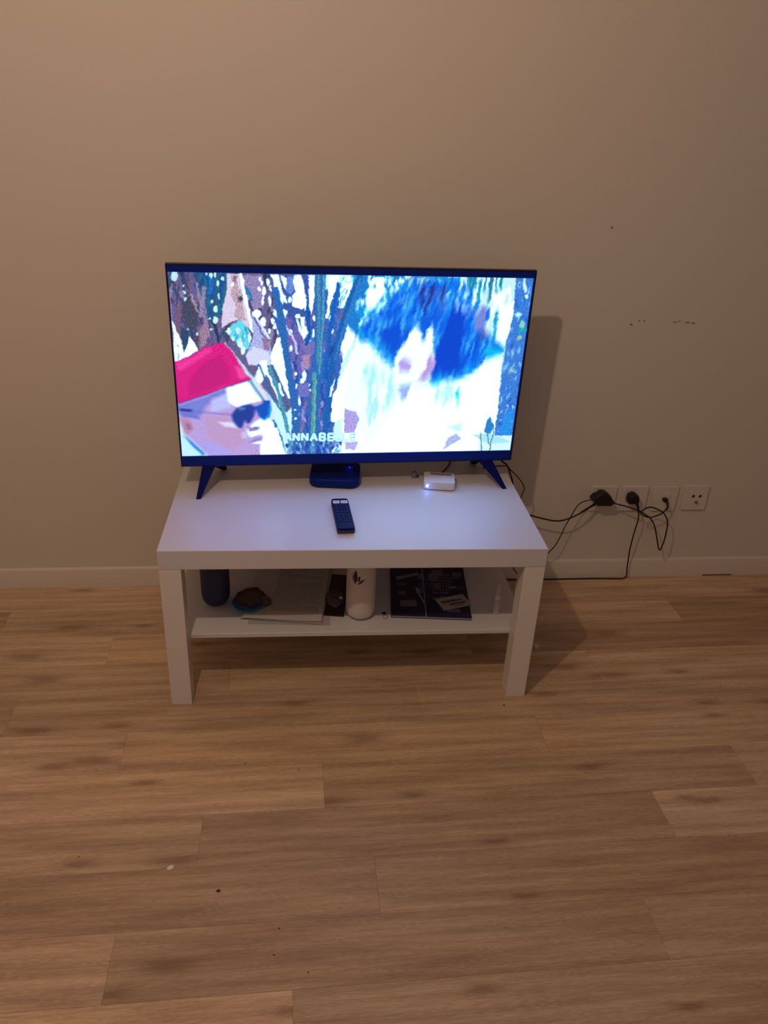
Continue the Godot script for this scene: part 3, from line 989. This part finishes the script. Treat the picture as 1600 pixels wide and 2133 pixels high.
func outlets() -> void:
	power_well(plate(Vector2(0.8115, 0.290), "white wall socket behind the wide black adapter plug"))
	power_well(plate(Vector2(0.9142, 0.290), "white wall socket holding the single round black plug"))
	var net := plate(Vector2(1.0145, 0.2885), "white wall socket with a small hinged cover and thin black plug")
	add_mesh("shutter", rbox(Vector3(0.024, 0.016, 0.003), 0.001, Vector3(0.004, 0.013, 0.0095)), M.plate, net)
	add_mesh("jack_opening", rbox(Vector3(0.013, 0.009, 0.0012), 0.0003, Vector3(-0.002, -0.001, 0.0083), 1), M.dark_hole, net)
	var tv := plate(Vector2(1.1162, 0.2912), "empty white wall socket with three small round openings, at the row's end")
	for k in 3:
		var at: Vector3 = [Vector3(-0.0092, 0.0064, 0), Vector3(0.0136, 0.0064, 0), Vector3(0.0042, -0.0142, 0)][k]
		var o := add_mesh("opening", prism(disc(0.0056, 20), 0.0078, 0.0090), M.dark_hole, tv, at)
		var c := add_mesh("collar", lathe([Vector2(0.0050, 0.0080), Vector2(0.0052, 0.0100), Vector2(0.0062, 0.0100), Vector2(0.0068, 0.0082)], 24), M.plate, tv, at)
		c.rotation.x = PI / 2
		if k == 2:
			var pin := add_mesh("connector_pin", lathe([Vector2(0.0042, 0.0085), Vector2(0.0042, 0.0150), Vector2(0.0034, 0.0160), Vector2(0.0001, 0.0160)], 18), M.steel, tv, at)
			pin.rotation.x = PI / 2
		else:
			var pin := add_mesh("connector_pin", lathe([Vector2(0.0013, 0.0085), Vector2(0.0013, 0.0105), Vector2(0.0001, 0.0110)], 10), M.grey, tv, at)
			pin.rotation.x = PI / 2
		o.set_meta("label", "round dark opening")

# ---------------------------------------------------------------- cords

func V(x: float, y: float, z: float) -> Vector3:
	return Vector3(x, y, z)

func cords() -> void:
	# wide adapter plug in the first socket
	var ad := thing("adapter_plug", "wide black angular adapter plug in the leftmost wall socket", "plug", Vector3(0.795, 0.303, 0))
	var out := PackedVector2Array()
	for q in [[0.7582, 0.304], [0.7666, 0.3171], [0.7795, 0.322], [0.7845, 0.3285], [0.7919, 0.3301], [0.8014, 0.3284], [0.8084, 0.3234], [0.8174, 0.3168], [0.8257, 0.3052], [0.8338, 0.2951], [0.8289, 0.2885], [0.822, 0.2836], [0.7802, 0.2839], [0.7728, 0.2907], [0.7686, 0.2973]]:
		out.append(Vector2(q[0] - 0.795, q[1] - 0.303))
	add_mesh("body", prism(out, 0.018, 0.050, 0.005), M.plug, ad)
	add_mesh("collar", prism(disc(0.0180, 24), 0.0098, 0.019, 0.001), M.plug, ad, Vector3(0.0165, -0.013, 0))
	# thick cord: television - adapter
	var a := thing("power_cord", "thick black power cord from the television to the adapter plug", "cord", V(0.56, 0.27, 0.06))
	add_mesh("cord", tube(shift([V(0.40, 0.57, 0.155), V(0.425, 0.50, 0.115), V(0.4413, 0.462, 0.10), V(0.4570, 0.4490, 0.10), V(0.470, 0.425, 0.10), V(0.4833, 0.387, 0.10), V(0.492, 0.33, 0.085), V(0.512, 0.287, 0.065), V(0.541, 0.274, 0.06), V(0.565, 0.262, 0.06), V(0.605, 0.250, 0.06), V(0.652, 0.241, 0.06), V(0.689, 0.249, 0.06), V(0.735, 0.267, 0.05), V(0.772, 0.2855, 0.036)], a.position), 0.0024), M.cable, a)
	add_mesh("sleeve", tube(shift([V(0.727, 0.2645, 0.051), V(0.755, 0.277, 0.042), V(0.778, 0.288, 0.035)], a.position), 0.0027, 8, 0.0042), M.plug, a)
	# thin cord: media box - adapter
	var b := thing("thin_cord", "thin black cord drooping from the adapter plug behind the table's right side", "cord", V(0.66, 0.17, 0.05))
	add_mesh("cord", tube(shift([V(0.383, 0.4465, 0.12), V(0.42, 0.4465, 0.105), V(0.448, 0.4470, 0.105), V(0.460, 0.444, 0.103), V(0.4736, 0.4301, 0.1), V(0.498, 0.407, 0.1), V(0.5155, 0.3837, 0.1), V(0.5204, 0.3681, 0.1), V(0.5148, 0.3445, 0.1), V(0.508, 0.25, 0.09), V(0.52, 0.11, 0.07), V(0.56, 0.045, 0.055), V(0.60, 0.06, 0.05), V(0.629, 0.098, 0.05), V(0.647, 0.124, 0.05), V(0.662, 0.145, 0.05), V(0.674, 0.176, 0.05), V(0.686, 0.217, 0.05), V(0.699, 0.252, 0.05), V(0.713, 0.287, 0.05), V(0.734, 0.300, 0.045), V(0.764, 0.303, 0.038)], b.position), 0.00155), M.cable, b)
	# looped cord: adapter - third socket
	var c := thing("looped_cord", "black cord looping between the adapter plug and the third wall socket", "cord", V(0.99, 0.22, 0.055))
	add_mesh("cord", tube(shift([V(0.826, 0.292, 0.036), V(0.840, 0.2895, 0.042), V(0.873, 0.284, 0.052), V(0.914, 0.271, 0.058), V(0.952, 0.247, 0.058), V(0.974, 0.218, 0.056), V(0.996, 0.162, 0.056), V(1.004, 0.137, 0.060), V(1.010, 0.136, 0.062), V(1.015, 0.173, 0.062), V(1.014, 0.215, 0.062), V(1.008, 0.242, 0.062), V(0.991, 0.266, 0.062), V(0.963, 0.282, 0.062), V(0.941, 0.287, 0.062), V(0.922, 0.280, 0.064), V(0.914, 0.269, 0.065), V(0.930, 0.257, 0.063), V(0.957, 0.245, 0.050), V(0.981, 0.250, 0.047), V(0.999, 0.260, 0.045), V(1.011, 0.279, 0.040), V(1.0125, 0.290, 0.028), V(1.0115, 0.2915, 0.018)], c.position), 0.0022), M.cable, c)
	add_mesh("strain_relief", tube(shift([V(1.0095, 0.267, 0.044), V(1.0125, 0.281, 0.037), V(1.012, 0.2905, 0.026)], c.position), 0.0026, 10, 0.0046), M.plug, c)
	add_mesh("plug", rbox(Vector3(0.0125, 0.0115, 0.016), 0.002, V(1.0118, 0.2895, 0.0175) - c.position), M.plug, c)
	# cord in the second socket, down the wall and along the floor to the white box
	var d := thing("floor_cord", "black cord from the second wall socket running down and along the skirting board", "cord", V(0.92, 0.2, 0.045))
	add_mesh("cord", tube(shift([V(0.9045, 0.292, 0.040), V(0.909, 0.288, 0.046), V(0.9165, 0.262, 0.048), V(0.920, 0.235, 0.048), V(0.920, 0.213, 0.045), V(0.920, 0.176, 0.040), V(0.921, 0.120, 0.035), V(0.926, 0.081, 0.030), V(0.930, 0.045, 0.026), V(0.934, 0.016, 0.025), V(0.925, 0.0045, 0.024), V(0.90, 0.003, 0.0225), V(0.832, 0.003, 0.0195), V(0.75, 0.003, 0.019), V(0.668, 0.003, 0.019), V(0.60, 0.003, 0.017), V(0.54, 0.003, 0.0165), V(0.49, 0.012, 0.016), V(0.44, 0.08, 0.0145), V(0.40, 0.25, 0.0135), V(0.37, 0.39, 0.0135), V(0.345, 0.440, 0.0155), V(0.325, 0.4525, 0.028), V(0.305, 0.452, 0.06), V(0.285, 0.4500, 0.11), V(0.262, 0.456, 0.16), V(0.249, 0.456, 0.187)], d.position), 0.0022), M.cable, d)
	add_mesh("plug", prism(PackedVector2Array([Vector2(-0.0190, -0.0035), Vector2(-0.0170, 0.0100), Vector2(-0.0110, 0.0160), Vector2(-0.0030, 0.0180), Vector2(0.0060, 0.0165), Vector2(0.0120, 0.0110), Vector2(0.0150, 0.0000), Vector2(0.0150, -0.0120), Vector2(0.0090, -0.0150), Vector2(-0.0170, -0.0130)]), 0.0100, 0.042, 0.004), M.plug, d, V(0.9005, 0.3000, 0) - d.position)
	add_mesh("strain_relief", tube(shift([V(0.9065, 0.2935, 0.036), V(0.9120, 0.279, 0.044), V(0.9165, 0.260, 0.048)], d.position), 0.0052, 10, 0.0027), M.plug, d)

func shift(pts: Array, by: Vector3) -> Array:
	var a := []
	for p in pts:
		a.append(p - by)
	return a

func crumbs() -> void:
	var w := add_mesh("white_chip", lump(Vector3(0.014, 0.0025, 0.009), 0.5, 1.2, 3, 14), mat(Color(0.95, 0.92, 0.86), 0.6), null, Vector3(-0.402, 0, 1.034))
	w.rotation.y = 0.5
	tag(w, "tiny white chip lying on the floor planks", "crumb")
	var dark := mat(Color(0.27, 0.19, 0.14), 0.7)
	var k := 0
	for s in [[-0.305, 1.093, 0.0085], [-0.189, 1.179, 0.005], [-0.198, 1.229, 0.005], [-0.138, 1.266, 0.0045], [-0.584, 0.996, 0.0045], [-0.269, 0.767, 0.005], [-0.149, 0.793, 0.0045], [0.377, 0.607, 0.008], [0.986, 0.566, 0.006]]:
		var o := add_mesh("dark_crumb", lump(Vector3(s[2], s[2] * 0.25, s[2] * 0.8) * (0.95 if k == 0 else 0.7), 0.4, 1.2, 60 + k, 12), dark, null, Vector3(s[0], 0, s[1]))
		tag(o, ["largest dark crumb on the floor, right of the tiny white chip", "dark speck on the floor, nearest to the largest crumb", "dark speck between two others on the near floor", "dark speck closest to the photographer on the floor", "dark speck on the floor, left of the tiny white chip", "dark speck on the floor in front of the table's left leg", "dark speck on the floor under the middle of the table front", "dark speck on the floor just in front of the table's right leg", "dark speck on the floor far right, below the wall sockets"][k], "crumb", "dark crumbs on the floor")
		k += 1

func paint_screen() -> void:
	pic = Image.create(1024, 560, false, Image.FORMAT_RGB8)
	rng.seed = 21
	pg(C8(205,250,255),[-18,-19,1047,-15,1054,584,-19,580])
	pg(C8(104,98,150),[-18,-19,385,-15,377,325,313,418,231,324,143,200,89,228,28,250,-9,180])
	scatter([C8(120,100,140),C8(58,80,116),C8(72,74,112),C8(140,128,176),C8(96,86,132),C8(44,70,120),C8(82,70,92),C8(40,60,90)],260,3,9,24,80,58,112,[0,0,372,1,371,235,261,265,157,179,50,221,0,125])
	pg(C8(40,96,140),[73,2,154,3,146,96,127,130,96,124,93,43])
	scatter([C8(30,110,150),C8(50,84,120),C8(20,80,150)],26,4,9,20,50,75,105,[73,2,154,3,141,123,90,110])
	sk(C8(20,110,200),8,[112,10,110,59])
	pg(C8(70,76,100),[26,71,67,83,71,151,54,165,29,124])
	pg(C8(118,92,124),[8,111,31,77,22,179,12,179])
	pg(C8(160,128,160),[75,165,96,124,102,165,87,210,74,219])
	sk(C8(150,130,165),6,[74,30,84,110,96,151])
	sk(C8(146,136,180),7,[94,41,78,124])
	sk(C8(170,140,160),5,[56,60,71,110])
	el(C8(190,240,255),16,12,10,13,0)
	el(C8(190,240,255),39,55,4,6,0)
	el(C8(190,240,255),41,74,4,6,0)
	el(C8(190,240,255),39,38,3,4,0)
	el(C8(205,250,255),113,8,4,7,0)
	el(C8(205,250,255),124,5,4,9,0)
	el(C8(205,250,255),121,102,6,9,0)
	el(C8(205,250,255),112,80,3,6,0)
	el(C8(205,250,255),132,66,3,9,0)
	el(C8(205,250,255),130,29,4,9,0)
	el(C8(205,250,255),144,17,4,6,0)
	el(C8(205,250,255),102,4,3,4,0)
	el(C8(205,250,255),118,134,7,10,0)
	el(C8(205,250,255),103,130,3,4,0)
	el(C8(190,240,255),41,163,3,6,0)
	el(C8(205,250,255),68,174,3,6,0)
	el(C8(205,250,255),105,161,3,4,0)
	pg(C8(255,255,255),[1,130,11,166,21,188,30,196,28,233,45,179,56,197,65,224,15,253,2,262])
	pg(C8(48,76,112),[22,152,44,165,40,200,27,233,26,210,22,186])
	sk(C8(80,110,120),2,[11,205,14,213])
	sk(C8(120,160,170),2,[10,229,11,253])
	pg(C8(222,212,240),[154,3,193,2,204,61,221,167,204,153,186,131,159,140,135,156,138,110,145,72,152,58])
	pg(C8(196,168,186),[164,9,181,5,185,42,197,57,194,95,201,134,188,134,170,123,177,95,163,63,170,29])
	pg(C8(150,120,140),[174,55,188,71,195,79,183,82])
	el(C8(70,70,100),190,71,6,6,0)
	pg(C8(140,110,130),[174,5,184,8,179,29,173,23])
	el(C8(255,255,255),171,31,4,7,20)
	sk(C8(255,255,255),7,[192,2,205,82,220,167])
	pg(C8(150,135,185),[195,5,253,6,252,95,223,106,210,55])
	sk(C8(20,130,190),6,[205,41,217,57,219,75])
	pg(C8(104,222,244),[142,165,165,145,186,132,204,152,215,181,209,212,192,230,172,201])
	el(C8(225,252,255),153,165,7,12,0)
	el(C8(225,252,255),179,164,6,10,0)
	el(C8(225,252,255),197,173,4,10,0)
	el(C8(225,252,255),211,185,4,16,0)
	el(C8(225,252,255),166,186,6,9,0)
	el(C8(225,252,255),186,200,11,13,0)
	el(C8(225,252,255),191,221,8,14,0)
	scatter([C8(30,150,190),C8(40,170,210)],18,1,2,14,30,60,120,[159,151,204,150,209,207,169,201])
	pg(C8(176,184,236),[218,106,229,115,245,153,263,181,270,228,269,253,207,253,199,238,220,187])
	sk(C8(90,90,170),3,[220,111,242,164,265,195])
	sk(C8(226,232,255),5,[231,122,253,164,267,189])
	pg(C8(150,120,160),[243,185,263,187,265,221,251,218])
	pg(C8(216,222,250),[197,238,222,210,264,228,269,268,206,268])
	el(C8(255,255,255),232,113,11,12,0)
	el(C8(255,255,255),250,136,7,13,0)
	el(C8(255,255,255),243,16,4,6,0)
	el(C8(255,255,255),240,43,4,7,0)
	el(C8(255,255,255),253,49,6,12,0)
	el(C8(255,255,255),251,69,3,7,0)
	el(C8(255,255,255),248,27,3,7,0)
	el(C8(255,255,255),265,24,4,12,0)
	el(C8(255,255,255),272,42,3,9,0)
	el(C8(255,255,255),269,78,4,16,0)
	el(C8(255,255,255),249,81,4,9,0)
	el(C8(255,255,255),278,133,6,7,0)
	el(C8(255,255,255),275,139,4,6,0)
	el(C8(255,255,255),283,150,6,9,0)
	el(C8(255,255,255),265,164,4,9,0)
	el(C8(255,255,255),293,166,6,10,0)
	pg(C8(58,104,190),[313,94,531,-5,523,105,484,206,462,326,449,568,322,565,330,402,303,206,278,122])
	pg(C8(112,104,180),[313,94,371,93,391,177,384,280,331,310,311,178])
	pg(C8(30,128,214),[497,-4,653,-3,628,48,589,90,548,119,529,162,484,206,474,120])
	pg(C8(60,90,170),[268,1,424,0,425,163,371,177,305,108])
	scatter([C8(30,90,180),C8(110,100,170),C8(70,120,200),C8(130,110,170),C8(40,70,160),C8(150,150,220)],90,4,10,20,70,65,115,[304,122,500,105,455,326,443,551,347,549,328,325])
	pg(C8(255,255,255),[272,2,294,1,300,21,303,49,312,61,319,79,318,84,308,79,294,70,285,56,280,31,277,16])
	pg(C8(255,255,255),[299,3,307,8,317,16,319,26,324,39,316,48,309,37,303,18])
	pg(C8(100,140,220),[317,5,333,7,335,39,327,61,314,48])
	pg(C8(255,255,255),[334,5,356,2,365,40,370,78,371,108,362,95,355,99,332,91,331,64,339,50,333,22])
	pg(C8(255,255,255),[375,2,394,2,394,59,389,96,385,117,379,89,376,55,377,21])
	pg(C8(255,255,255),[432,3,462,2,454,34,445,65,440,73,435,99,433,126,424,123,429,88,430,54])
	pg(C8(255,255,255),[466,26,476,7,501,3,498,27,492,53,474,95,460,95,464,57])
	scatter([C8(60,200,230),C8(20,160,210)],24,1,3,8,22,80,150,[462,10,504,4,482,92,457,92])
	pg(C8(255,255,255),[296,97,317,105,305,140])
	pg(C8(255,255,255),[279,101,286,102,291,127,278,116])
	pg(C8(255,255,255),[351,121,366,124,364,146,375,155,374,170,361,193,342,131,347,129,359,166])
	el(C8(255,255,255),391,169,4,12,0)
	el(C8(255,255,255),378,190,4,7,0)
	el(C8(255,255,255),391,126,3,9,0)
	el(C8(255,255,255),346,120,6,7,0)
	el(C8(255,255,255),297,80,8,10,0)
	el(C8(255,255,255),325,73,4,9,0)
	el(C8(255,255,255),324,168,6,10,0)
	el(C8(255,255,255),439,126,4,9,0)
	el(C8(255,255,255),445,163,4,7,0)
	el(C8(255,255,255),431,212,3,4,0)
	el(C8(255,255,255),326,215,4,10,0)
	sk(C8(200,205,245),5,[307,141,325,171,341,203,344,235])
	pg(C8(120,116,190),[354,203,391,195,404,228,371,238])
	pg(C8(176,140,180),[357,238,382,235,377,283,368,280])
	pg(C8(160,130,185),[309,295,332,280,339,310,323,325])
	pg(C8(255,255,255),[268,236,287,186,298,181,303,209,313,238,325,317,320,329,332,349,332,371,316,371,294,310,269,262])
	pg(C8(255,255,255),[241,253,255,253,260,287,248,309,235,332,221,306])
	pg(C8(190,200,245),[231,324,266,370,273,417,256,426,240,386])
	pg(C8(222,230,252),[215,309,238,324,271,402,276,449,256,436,241,376])
	sk(C8(40,110,170),4,[235,265,250,309,271,370,298,414,312,466])
	sk(C8(255,255,255),5,[255,283,286,364,299,402])
	sk(C8(44,108,186),15,[283,40,299,122,312,221,330,356,343,482,348,565])
	sk(C8(70,160,190),8,[264,272,286,343,307,430,320,515,325,565])
	sk(C8(30,110,170),3,[274,268,303,349,316,402])
	sk(C8(255,255,255),5,[291,325,302,365])
	sk(C8(40,112,190),22,[407,-2,409,120,404,265,395,403,389,566])
	sk(C8(74,140,180),7,[403,2,406,149,404,265])
	sk(C8(80,160,200),5,[419,2,417,149,409,295])
	sk(C8(88,160,170),9,[394,292,393,403,390,483,391,566])
	sk(C8(130,190,170),3,[398,310,395,483])
	sk(C8(24,100,184),13,[520,1,495,67,467,163,446,265,433,404,422,567])
	sk(C8(50,130,200),5,[520,9,475,157,454,250])
	sk(C8(14,100,196),8,[459,24,448,92,437,177,424,310])
	sk(C8(10,90,180),7,[373,93,379,177,371,206])
	el(C8(255,255,255),365,302,6,17,0)
	el(C8(255,255,255),359,318,6,12,0)
	el(C8(255,255,255),340,295,4,6,0)
	el(C8(255,255,255),379,330,3,4,0)
	el(C8(255,255,255),341,334,3,10,0)
	el(C8(255,255,255),350,384,4,13,0)
	el(C8(255,255,255),337,410,3,4,0)
	el(C8(255,255,255),339,440,4,4,0)
	el(C8(255,255,255),383,347,3,4,0)
	pg(C8(110,120,200),[345,325,377,322,381,353,370,368,347,362])
	pg(C8(255,255,255),[442,341,456,310,444,369,438,369])
	pg(C8(255,255,255),[472,311,516,193,578,176,596,265,482,569,478,436,462,452,445,452,447,372])
	pg(C8(255,255,255),[488,145,496,159,510,169,506,193,493,222,478,255,470,213,471,197,481,186,483,160])
	pg(C8(20,150,236),[509,91,667,-1,806,1,815,102,735,175,537,194])
	scatter([C8(255,255,255),C8(210,250,255),C8(120,230,255)],60,4,9,10,30,75,100,[544,3,653,1,629,62,589,90,535,119,546,49])
	pg(C8(255,255,255),[559,4,586,4,590,51,577,70,561,91,553,102,539,91,536,44,546,36,565,38])
	scatter([C8(255,255,255),C8(170,240,255)],30,3,7,10,24,78,100,[508,64,630,90,619,133,578,162,515,148])
	pg(C8(150,205,240),[653,4,743,5,724,33,684,54,662,41])
	scatter([C8(90,150,180),C8(220,240,255),C8(130,170,190)],40,1,3,8,26,20,150,[653,4,778,4,767,39,677,50])
	pg(C8(200,246,255),[806,1,977,0,975,100,968,220,951,266,881,175,847,59])
	scatter([C8(255,255,255)],40,6,14,16,50,82,98,[813,3,963,3,959,86,959,204,857,87])
	scatter([C8(10,150,180),C8(40,130,170),C8(20,140,210)],22,3,8,25,70,82,98,[799,4,941,4,924,43,847,59])
	pg(C8(255,255,255),[932,86,974,68,981,144,971,204,930,192,935,159])
	sk(C8(10,150,200),6,[924,101,926,159,926,183])
	pg(C8(6,104,236),[520,177,542,136,578,107,608,69,639,42,668,28,730,13,773,26,811,56,850,87,883,127,897,163,936,192,963,214,948,244,906,244,891,275,863,294,843,316,783,315,755,331,739,315,750,266,706,176,651,205,632,238,622,268,595,247,574,209,551,197,526,197])
	scatter([C8(20,130,250),C8(0,90,226),C8(40,160,255),C8(0,84,214),C8(70,180,255)],150,3,9,25,70,94,112,[525,162,616,76,730,19,858,101,928,197,875,258,788,297,754,235,705,161,636,191,594,220])
	scatter([C8(110,210,255),C8(160,230,255),C8(60,190,255)],40,2,5,12,40,94,112,[589,90,655,31,794,26,891,130,857,160,726,60,658,90])
	pg(C8(0,74,214),[793,82,836,90,829,160,825,235,835,284,752,303,751,238,774,160])
	pg(C8(0,84,220),[578,162,640,135,646,176,629,235,594,211])
	pg(C8(120,140,225),[857,87,897,87,897,160,864,160])
	el(C8(90,90,180),892,172,11,9,0)
	el(C8(255,255,255),898,142,6,7,0)
	scatter([C8(10,110,240),C8(20,140,250)],60,3,8,22,46,92,110,[589,90,654,20,807,10,904,115,871,87,724,33,656,48])
	scatter([C8(10,120,240),C8(0,170,245),C8(60,200,250)],46,3,7,16,34,80,112,[525,177,595,243,634,268,633,243,579,198,525,162])
	scatter([C8(0,110,235),C8(0,160,245),C8(40,190,250)],50,3,8,16,36,84,112,[743,281,746,328,843,322,892,285,949,247,928,197,868,266,788,297])
	scatter([C8(255,255,255),C8(190,245,255)],22,2,5,8,22,96,112,[696,33,809,31,889,116,845,116,726,60])
	scatter([C8(30,60,160),C8(60,110,220)],30,3,8,20,44,94,110,[683,33,780,32,771,88,687,103])
	soften(5,[508,36,944,29,982,329,515,326])
	pg(C8(238,254,255),[482,569,477,452,494,295,517,194,551,194,581,235,626,281,640,327,662,387,690,330,754,328,790,315,843,316,891,275,906,247,956,235,968,411,959,546,923,573,765,576])
	pg(C8(255,255,255),[687,337,791,328,893,289,954,243,968,411,952,546,764,573,533,567,661,387])
	scatter([C8(205,250,255),C8(180,248,255),C8(225,253,255)],26,6,14,30,90,86,94,[539,280,627,296,647,406,560,454])
	scatter([C8(190,250,255)],14,6,12,20,50,86,94,[746,328,829,328,836,409,759,392])
	el(C8(0,214,240),832,363,6,17,0)
	sk(C8(150,246,255),7,[834,384,835,401])
	pg(C8(0,180,245),[739,312,790,309,770,328,752,331])
	pg(C8(0,190,240),[899,208,963,214,951,238,905,238])
	soften(4,[518,265,951,266,970,427,522,421])
	pg(C8(246,242,255),[668,183,679,158,687,141,697,149,706,176,714,199,722,161,729,140,740,152,742,199,752,247,746,284,719,318,693,327,675,378,662,387,647,362,635,327,630,281,633,244,648,208])
	pg(C8(190,160,232),[734,228,755,253,749,290,719,320,703,309,725,281])
	pg(C8(186,166,246),[642,253,656,243,672,250,685,272,673,290,647,290])
	pg(C8(160,186,250),[640,333,687,327,674,368,662,387])
	pg(C8(255,255,255),[674,161,687,146,703,173,704,235,661,238,649,228])
	soften(5,[612,133,753,131,774,400,624,398])
	pg(C8(178,162,236),[485,407,522,418,530,444,519,489,486,489])
	pg(C8(150,178,245),[523,421,533,447,521,466])
	pg(C8(190,180,240),[490,522,520,516,532,523,518,549,490,545])
	pg(C8(176,190,246),[814,512,839,495,857,516,802,553])
	pg(C8(205,246,255),[803,475,856,459,852,492])
	pg(C8(62,128,222),[971,0,1029,-1,1028,159,1028,314,1029,445,1022,516,965,515,965,410,962,282,966,189,977,115])
	scatter([C8(120,190,250),C8(40,100,200),C8(90,170,245),C8(30,120,220),C8(150,220,255)],110,2,6,6,24,60,130,[974,3,1021,2,1025,159,1023,330,1021,504,972,495,965,282,978,100])
	pg(C8(36,150,240),[990,437,1015,411,1018,502,979,503])
	sk(C8(215,250,255),6,[995,3,1005,39])
	el(C8(215,250,255),1009,54,6,6,0)
	el(C8(130,220,190),1007,138,8,13,0)
	el(C8(0,186,180),1009,156,8,7,0)
	el(C8(190,250,255),991,109,8,7,0)
	el(C8(170,220,170),1004,180,7,7,0)
	el(C8(150,190,190),990,285,8,7,0)
	sk(C8(190,240,255),4,[989,279,1010,290])
	pg(C8(40,134,216),[932,453,943,440,960,474,950,503,930,494])
	pg(C8(215,252,255),[916,507,1024,506,1027,574,916,571])
	pg(C8(170,235,255),[892,502,947,498,1024,530,951,536])
	sk(C8(60,90,110),2,[919,494,930,563])
	sk(C8(60,100,120),2,[955,460,961,494,954,564])
	sk(C8(70,120,140),2,[936,485,951,537])
	scatter([C8(60,100,200),C8(90,140,210),C8(120,190,230),C8(40,70,180),C8(150,160,220)],60,3,9,8,24,50,130,[311,521,475,521,467,560,310,561])
	pg(C8(255,255,255),[483,490,546,491,547,521,481,520])
	pg(C8(255,255,255),[250,433,278,452,310,556,310,568,223,570,226,480])
	sk(C8(10,110,190),5,[272,443,294,501,307,561])
	pg(C8(188,162,226),[0,386,80,359,135,336,210,312,238,367,247,383,264,436,244,458,237,488,241,503,233,523,231,571,80,567,59,541,29,505,9,486,0,444])
	pg(C8(120,134,222),[-1,392,79,365,135,342,141,375,78,393,62,427,2,423])
	pg(C8(190,196,250),[92,375,140,354,154,400,90,418])
	pg(C8(192,156,206),[68,433,130,428,178,466,191,512,138,543,84,510])
	pg(C8(176,166,240),[29,500,125,527,151,560,78,562])
	soften(9,[7,368,231,347,230,559,4,553])
	pg(C8(248,252,255),[138,339,210,315,242,379,201,388,168,400,144,384])
	pg(C8(226,222,252),[108,446,157,450,170,470,128,462])
	soften(4,[123,324,238,324,233,480,114,478])
	pg(C8(246,252,255),[236,436,264,439,243,461,237,490,202,499,192,473,219,448])
	pg(C8(255,255,255),[233,519,283,465,310,564,230,566])
	pg(C8(186,140,180),[4,432,28,439,37,470,19,489,9,476])
	pg(C8(160,112,150),[16,451,30,451,34,473,20,470])
	sk(C8(40,44,140),6,[4,406,36,409])
	sk(C8(110,104,190),2,[36,411,153,425])
	pg(C8(112,124,214),[3,410,49,420,61,439,7,429])
	pg(C8(34,66,160),[150,425,165,403,182,394,204,390,220,398,217,426,204,451,194,454,189,441,178,470,167,466,154,444])
	pg(C8(18,84,196),[215,401,240,389,246,379,263,378,268,405,261,433,244,444,230,429,223,413])
	sk(C8(0,160,250),5,[265,395,260,427,246,441])
	sk(C8(40,90,130),4,[207,317,230,355,245,379])
	el(C8(80,120,190),181,404,11,6,0)
	pg(C8(150,128,190),[194,460,209,467,235,464,226,477,200,480])
	el(C8(90,80,130),221,467,6,3,0)
	pg(C8(130,134,212),[196,519,216,506,241,500,231,509,210,519])
	pg(C8(244,250,255),[202,520,233,513,233,523])
	el(C8(205,196,240),186,492,11,12,0)
	pg(C8(0,110,220),[8,489,18,498,67,555,52,561])
	pg(C8(196,244,255),[-3,482,8,489,22,515,61,558,-7,564])
	pg(C8(222,34,136),[-5,260,49,236,90,211,117,201,140,201,153,217,167,238,183,268,198,294,211,309,177,321,135,334,80,358,38,374,0,386])
	pg(C8(202,32,130),[73,265,128,236,152,279,150,316,81,346,33,362,29,323])
	pg(C8(240,62,160),[3,259,49,239,103,210,102,228,47,264,8,286])
	pg(C8(242,80,170),[166,265,186,279,205,305,177,312])
	soften(7,[10,260,110,207,142,207,205,305,80,353,3,380])
	sk(C8(70,40,130),2,[1,386,80,359,135,336,211,311])

func paint_lettering() -> void:
	sk(C8(196,250,255),6,[307,512,316,489,325,512])
	sk(C8(196,250,255),5,[311,505,321,506])
	sk(C8(196,250,255),6,[333,513,333,490,349,513,349,490])
	sk(C8(196,250,255),6,[359,513,359,490,375,513,375,490])
	sk(C8(196,250,255),6,[385,514,395,491,404,514])
	sk(C8(196,250,255),5,[390,507,400,507])
	sk(C8(196,250,255),6,[413,491,413,514,426,515,429,509,426,503,413,503])
	sk(C8(196,250,255),6,[413,491,426,491,428,496,426,503])
	sk(C8(196,250,255),6,[454,492,439,492,439,515,454,515])
	sk(C8(196,250,255),6,[439,503,453,504])
	sk(C8(196,250,255),6,[463,492,463,515,478,516])
	sk(C8(196,250,255),6,[485,493,485,516,500,516])
	sk(C8(196,250,255),6,[522,493,507,493,508,516,523,517])
	sk(C8(196,250,255),6,[508,505,521,505])
	el(C8(110,150,150),518,497,4,1,0)
	el(C8(110,150,150),518,507,4,1,0)
